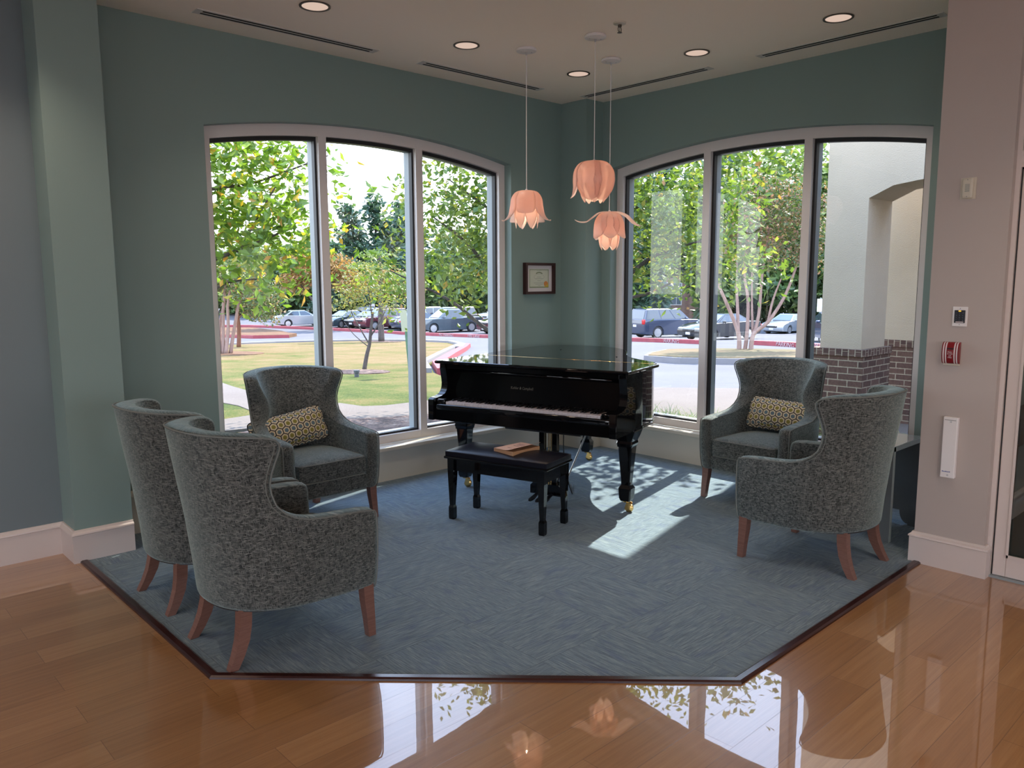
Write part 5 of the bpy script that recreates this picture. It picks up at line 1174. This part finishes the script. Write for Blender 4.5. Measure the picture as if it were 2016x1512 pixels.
def build_car(kind, mat, label, x, y, hr, hf, sc=1.0, lift=.0):
    p = kind; hx, hy = hr * FY + hf * FX, -hr * FX + hf * FY; rz = math.atan2(hy, hx)
    t = thing('parked_car', label, 'truck' if kind is PICK else 'car', (x, y, zg(x, y) + lift), rz, 'parked cars'); t.scale = (sc, sc, sc)
    W2, wr, wb = p['W'] / 2, p['wr'], p['wb']; ra = wr + .05
    under = []
    for cx_ in (wb, -wb):
        under += [(cx_ + ra * math.cos(a), wr + ra * math.sin(a)) for a in [math.asin(max(-1, (.24 - wr) / ra)) + (PI - 2 * math.asin(max(-1, (.24 - wr) / ra))) * i / 10 for i in range(11)]]
    poly = p['body'] + under + [(-2.30 if kind is not PICK else -2.70, .30 if kind is not PICK else .42)]
    cxm, czm = 0, .7
    bm = B(); secs = []
    for yy, k_ in ((-W2, .0), (-W2 + .05, .05), (W2 - .05, .05), (W2, .0)):
        f = 1.0 if k_ else .975; secs.append([(cxm + (u - cxm) * (f if k_ == 0 else 1), yy, czm + (v - czm) * (.93 if k_ == 0 and v > czm else 1)) for u, v in poly])
    loft(bm, secs); obj('body', bm, mat, t, smooth=True, auto=40)
    x0, x1, x2, x3, z0, z1, y0, y1 = p['cab']
    bot = [(x0, -y0), (x1, -y0), (x1, y0), (x0, y0)]; top = [(x2, -y1), (x3, -y1), (x3, y1), (x2, y1)]
    bm = B(); loft(bm, [[(a, b, z0 - .02) for a, b in bot], [(a, b, z1 - .05) for a, b in top], [((a - (x2 + x3) / 2) * .90 + (x2 + x3) / 2, b * .90, z1) for a, b in top]]); obj('cabin', bm, mat, t, smooth=True, auto=35)
    def face_quad(i, u0, u1, v0, v1, out=.012):
        j = (i + 1) % 4; q = []
        for u, v in ((u0, v0), (u1, v0), (u1, v1), (u0, v1)):
            b_ = Vector((*bot[i], z0)).lerp(Vector((*bot[j], z0)), u); t_ = Vector((*top[i], z1 - .05)).lerp(Vector((*top[j], z1 - .05)), u); q.append(b_.lerp(t_, v))
        nn = (q[1] - q[0]).cross(q[3] - q[0]).normalized(); bm = B()
        lo = [bm.verts.new(c_) for c_ in q]; hi = [bm.verts.new(c_ + nn * out) for c_ in q]; bm.faces.new(hi)
        for k_ in range(4): bm.faces.new((lo[k_], lo[(k_ + 1) % 4], hi[(k_ + 1) % 4], hi[k_]))
        return obj('window', bm, m_cglass, t)
    cuts = ((.04, .34), (.37, .65), (.68, .95)) if kind is SUV else (((.10, .50), (.54, .93)) if kind is SED else ((.10, .45), (.49, .93)))
    for a, b in cuts: face_quad(0, a, b, .08, .93); face_quad(2, 1 - b, 1 - a, .08, .93)
    face_quad(1, .05, .95, .05, .96); face_quad(3, .06, .94, .10, .92)
    for sx_ in (1, -1):
        for sy_ in (1, -1):
            w = B(); lathe(w, [(.0005, -.10), (wr * .9, -.10), (wr, -.07), (wr, .07), (wr * .9, .10), (.0005, .10)], 24); w.transform(Matrix.Translation((sx_ * wb, sy_ * (W2 - .12), wr)) @ Matrix.Rotation(R(90), 4, 'X')); wo_ = obj('wheel', w, m_tyre, t, smooth=True, auto=40)
            w = B(); lathe(w, [(.0005, -.006), (wr * .68, -.006), (wr * .68, .006), (.0005, .012)], 20)
            w.transform(Matrix.Translation((sx_ * wb, sy_ * (W2 - .012), wr)) @ Matrix.Rotation(R(90 if sy_ < 0 else -90), 4, 'X')); obj('hub', w, m_rim, wo_)
    zf = p['body'][6][1] if kind is not PICK else 1.0; xf = p['L'] / 2
    for sy_ in (1, -1):
        bm = B(); rbox(bm, (xf - .16, sy_ * (W2 - .28), zf - .14), (.12, .22, .075), .05, 4); obj('headlight', bm, m_lampw, t, smooth=True)
        bm = B(); hz = .15 if kind is not SED else .07; rbox(bm, (-xf + .05, sy_ * (W2 - .14), zf - .0 - (.02 if kind is SED else .0)), (.06, .13, hz), .04, 4); obj('taillight', bm, m_lampr, t, smooth=True)
        bm = B(); rbox(bm, (x1 - .42, sy_ * (W2 + .06), z0 + .06), (.06, .10, .065), .04, 3); obj('side_mirror', bm, mat, t, smooth=True)
    bm = B(); rbox(bm, (xf - .03, 0, zf - .22), (.05, W2 * .48, .07), .03, 4); obj('grille', bm, m_grille, t, smooth=True)
    bm = B(); box(bm, xf - .02, xf + .03, -.16, .16, .36, .50); obj('licence_plate', bm, m_plate, t)
    bm = B(); box(bm, -xf - .035, -xf + .06, -.16, .16, .70, .84); obj('licence_plate', bm, m_plate, t)
    bm = B(); box(bm, -xf + .3, xf - .3, -W2 + .15, W2 - .15, .20, .5); obj('underside', bm, m_under, t)
    return t
pc = dict(silver=paint('paint_silver', (.36, .39, .43)), white=paint('paint_white', (.60, .62, .64), .0), navy=paint('paint_navy', (.035, .050, .095)), slate=paint('paint_slate', (.07, .095, .12)), maroon=paint('paint_maroon', (.11, .025, .035)), black=paint('paint_black', (.018, .021, .028)), tan=paint('paint_tan', (.13, .11, .09)), ice=paint('paint_ice_blue', (.30, .36, .44)), teal=paint('paint_dark_teal', (.035, .06, .075)))
build_car(SED, pc['silver'], 'silver sedan parked leftmost, seen from behind', 28.3, 58.6, .86, .5)
build_car(SED, pc['teal'], 'dark teal sedan behind the autumn tree trunk', 30.4, 54.6, -.55, -.83)
build_car(SUV, pc['white'], 'white minivan showing its roof behind the first row of cars', 40.0, 68.0, .8, -.6)
build_car(SED, pc['black'], 'black sedan beside the small maroon suv', 31.8, 52.9, -.55, -.83)
build_car(SUV, pc['maroon'], 'smaller maroon suv left of the silver suv', 31.2, 50.2, -.72, -.70, .95)
build_car(SUV, pc['silver'], 'silver suv behind the straight dark tree trunk', 33.6, 48.6, -.72, -.70, 1.0)
build_car(SED, pc['navy'], 'navy sedan with red tail light left of the green sign post', 32.6, 46.6, .82, .57)
build_car(SUV, pc['tan'], 'dark tan suv between the sign post and the pickup', 35.4, 46.4, -.72, -.70)
build_car(PICK, pc['slate'], 'slate blue pickup truck, its bed to the right', 32.3, 42.9, -.84, -.54, .96)
build_car(SUV, pc['white'], 'white car behind the pickup bed', 42.0, 47.2, -.7, -.7)
build_car(SUV, pc['maroon'], 'larger maroon suv right of the pickup', 34.9, 38.7, -.78, -.62)
build_car(SED, pc['ice'], 'pale blue sedan at the right edge of the left window', 33.9, 35.6, -.78, -.62)
build_car(SUV, pc['navy'], 'dark blue suv seen from behind at the left edge of the right window', 35.0, 24.2, .90, .43, 1.02)
build_car(SED, pc['black'], 'dark sedan with its front to the left, ahead of the dark blue suv', 33.0, 19.2, -.86, -.51)
build_car(SED, pc['silver'], 'silver sedan seen between the crape myrtle stems', 48.8, 23.4, -.74, -.67)
build_car(SED, pc['black'], 'black car half hidden by the window mullion', 49.6, 20.6, -.4, -.9)
build_car(SED, pc['navy'], 'navy car with a white plate beside the portico pier', 32.6, 12.4, -.15, -.99)
build_car(SUV, pc['ice'], 'light blue suv behind the navy car by the pier', 52.5, 21.0, -.15, -.99)
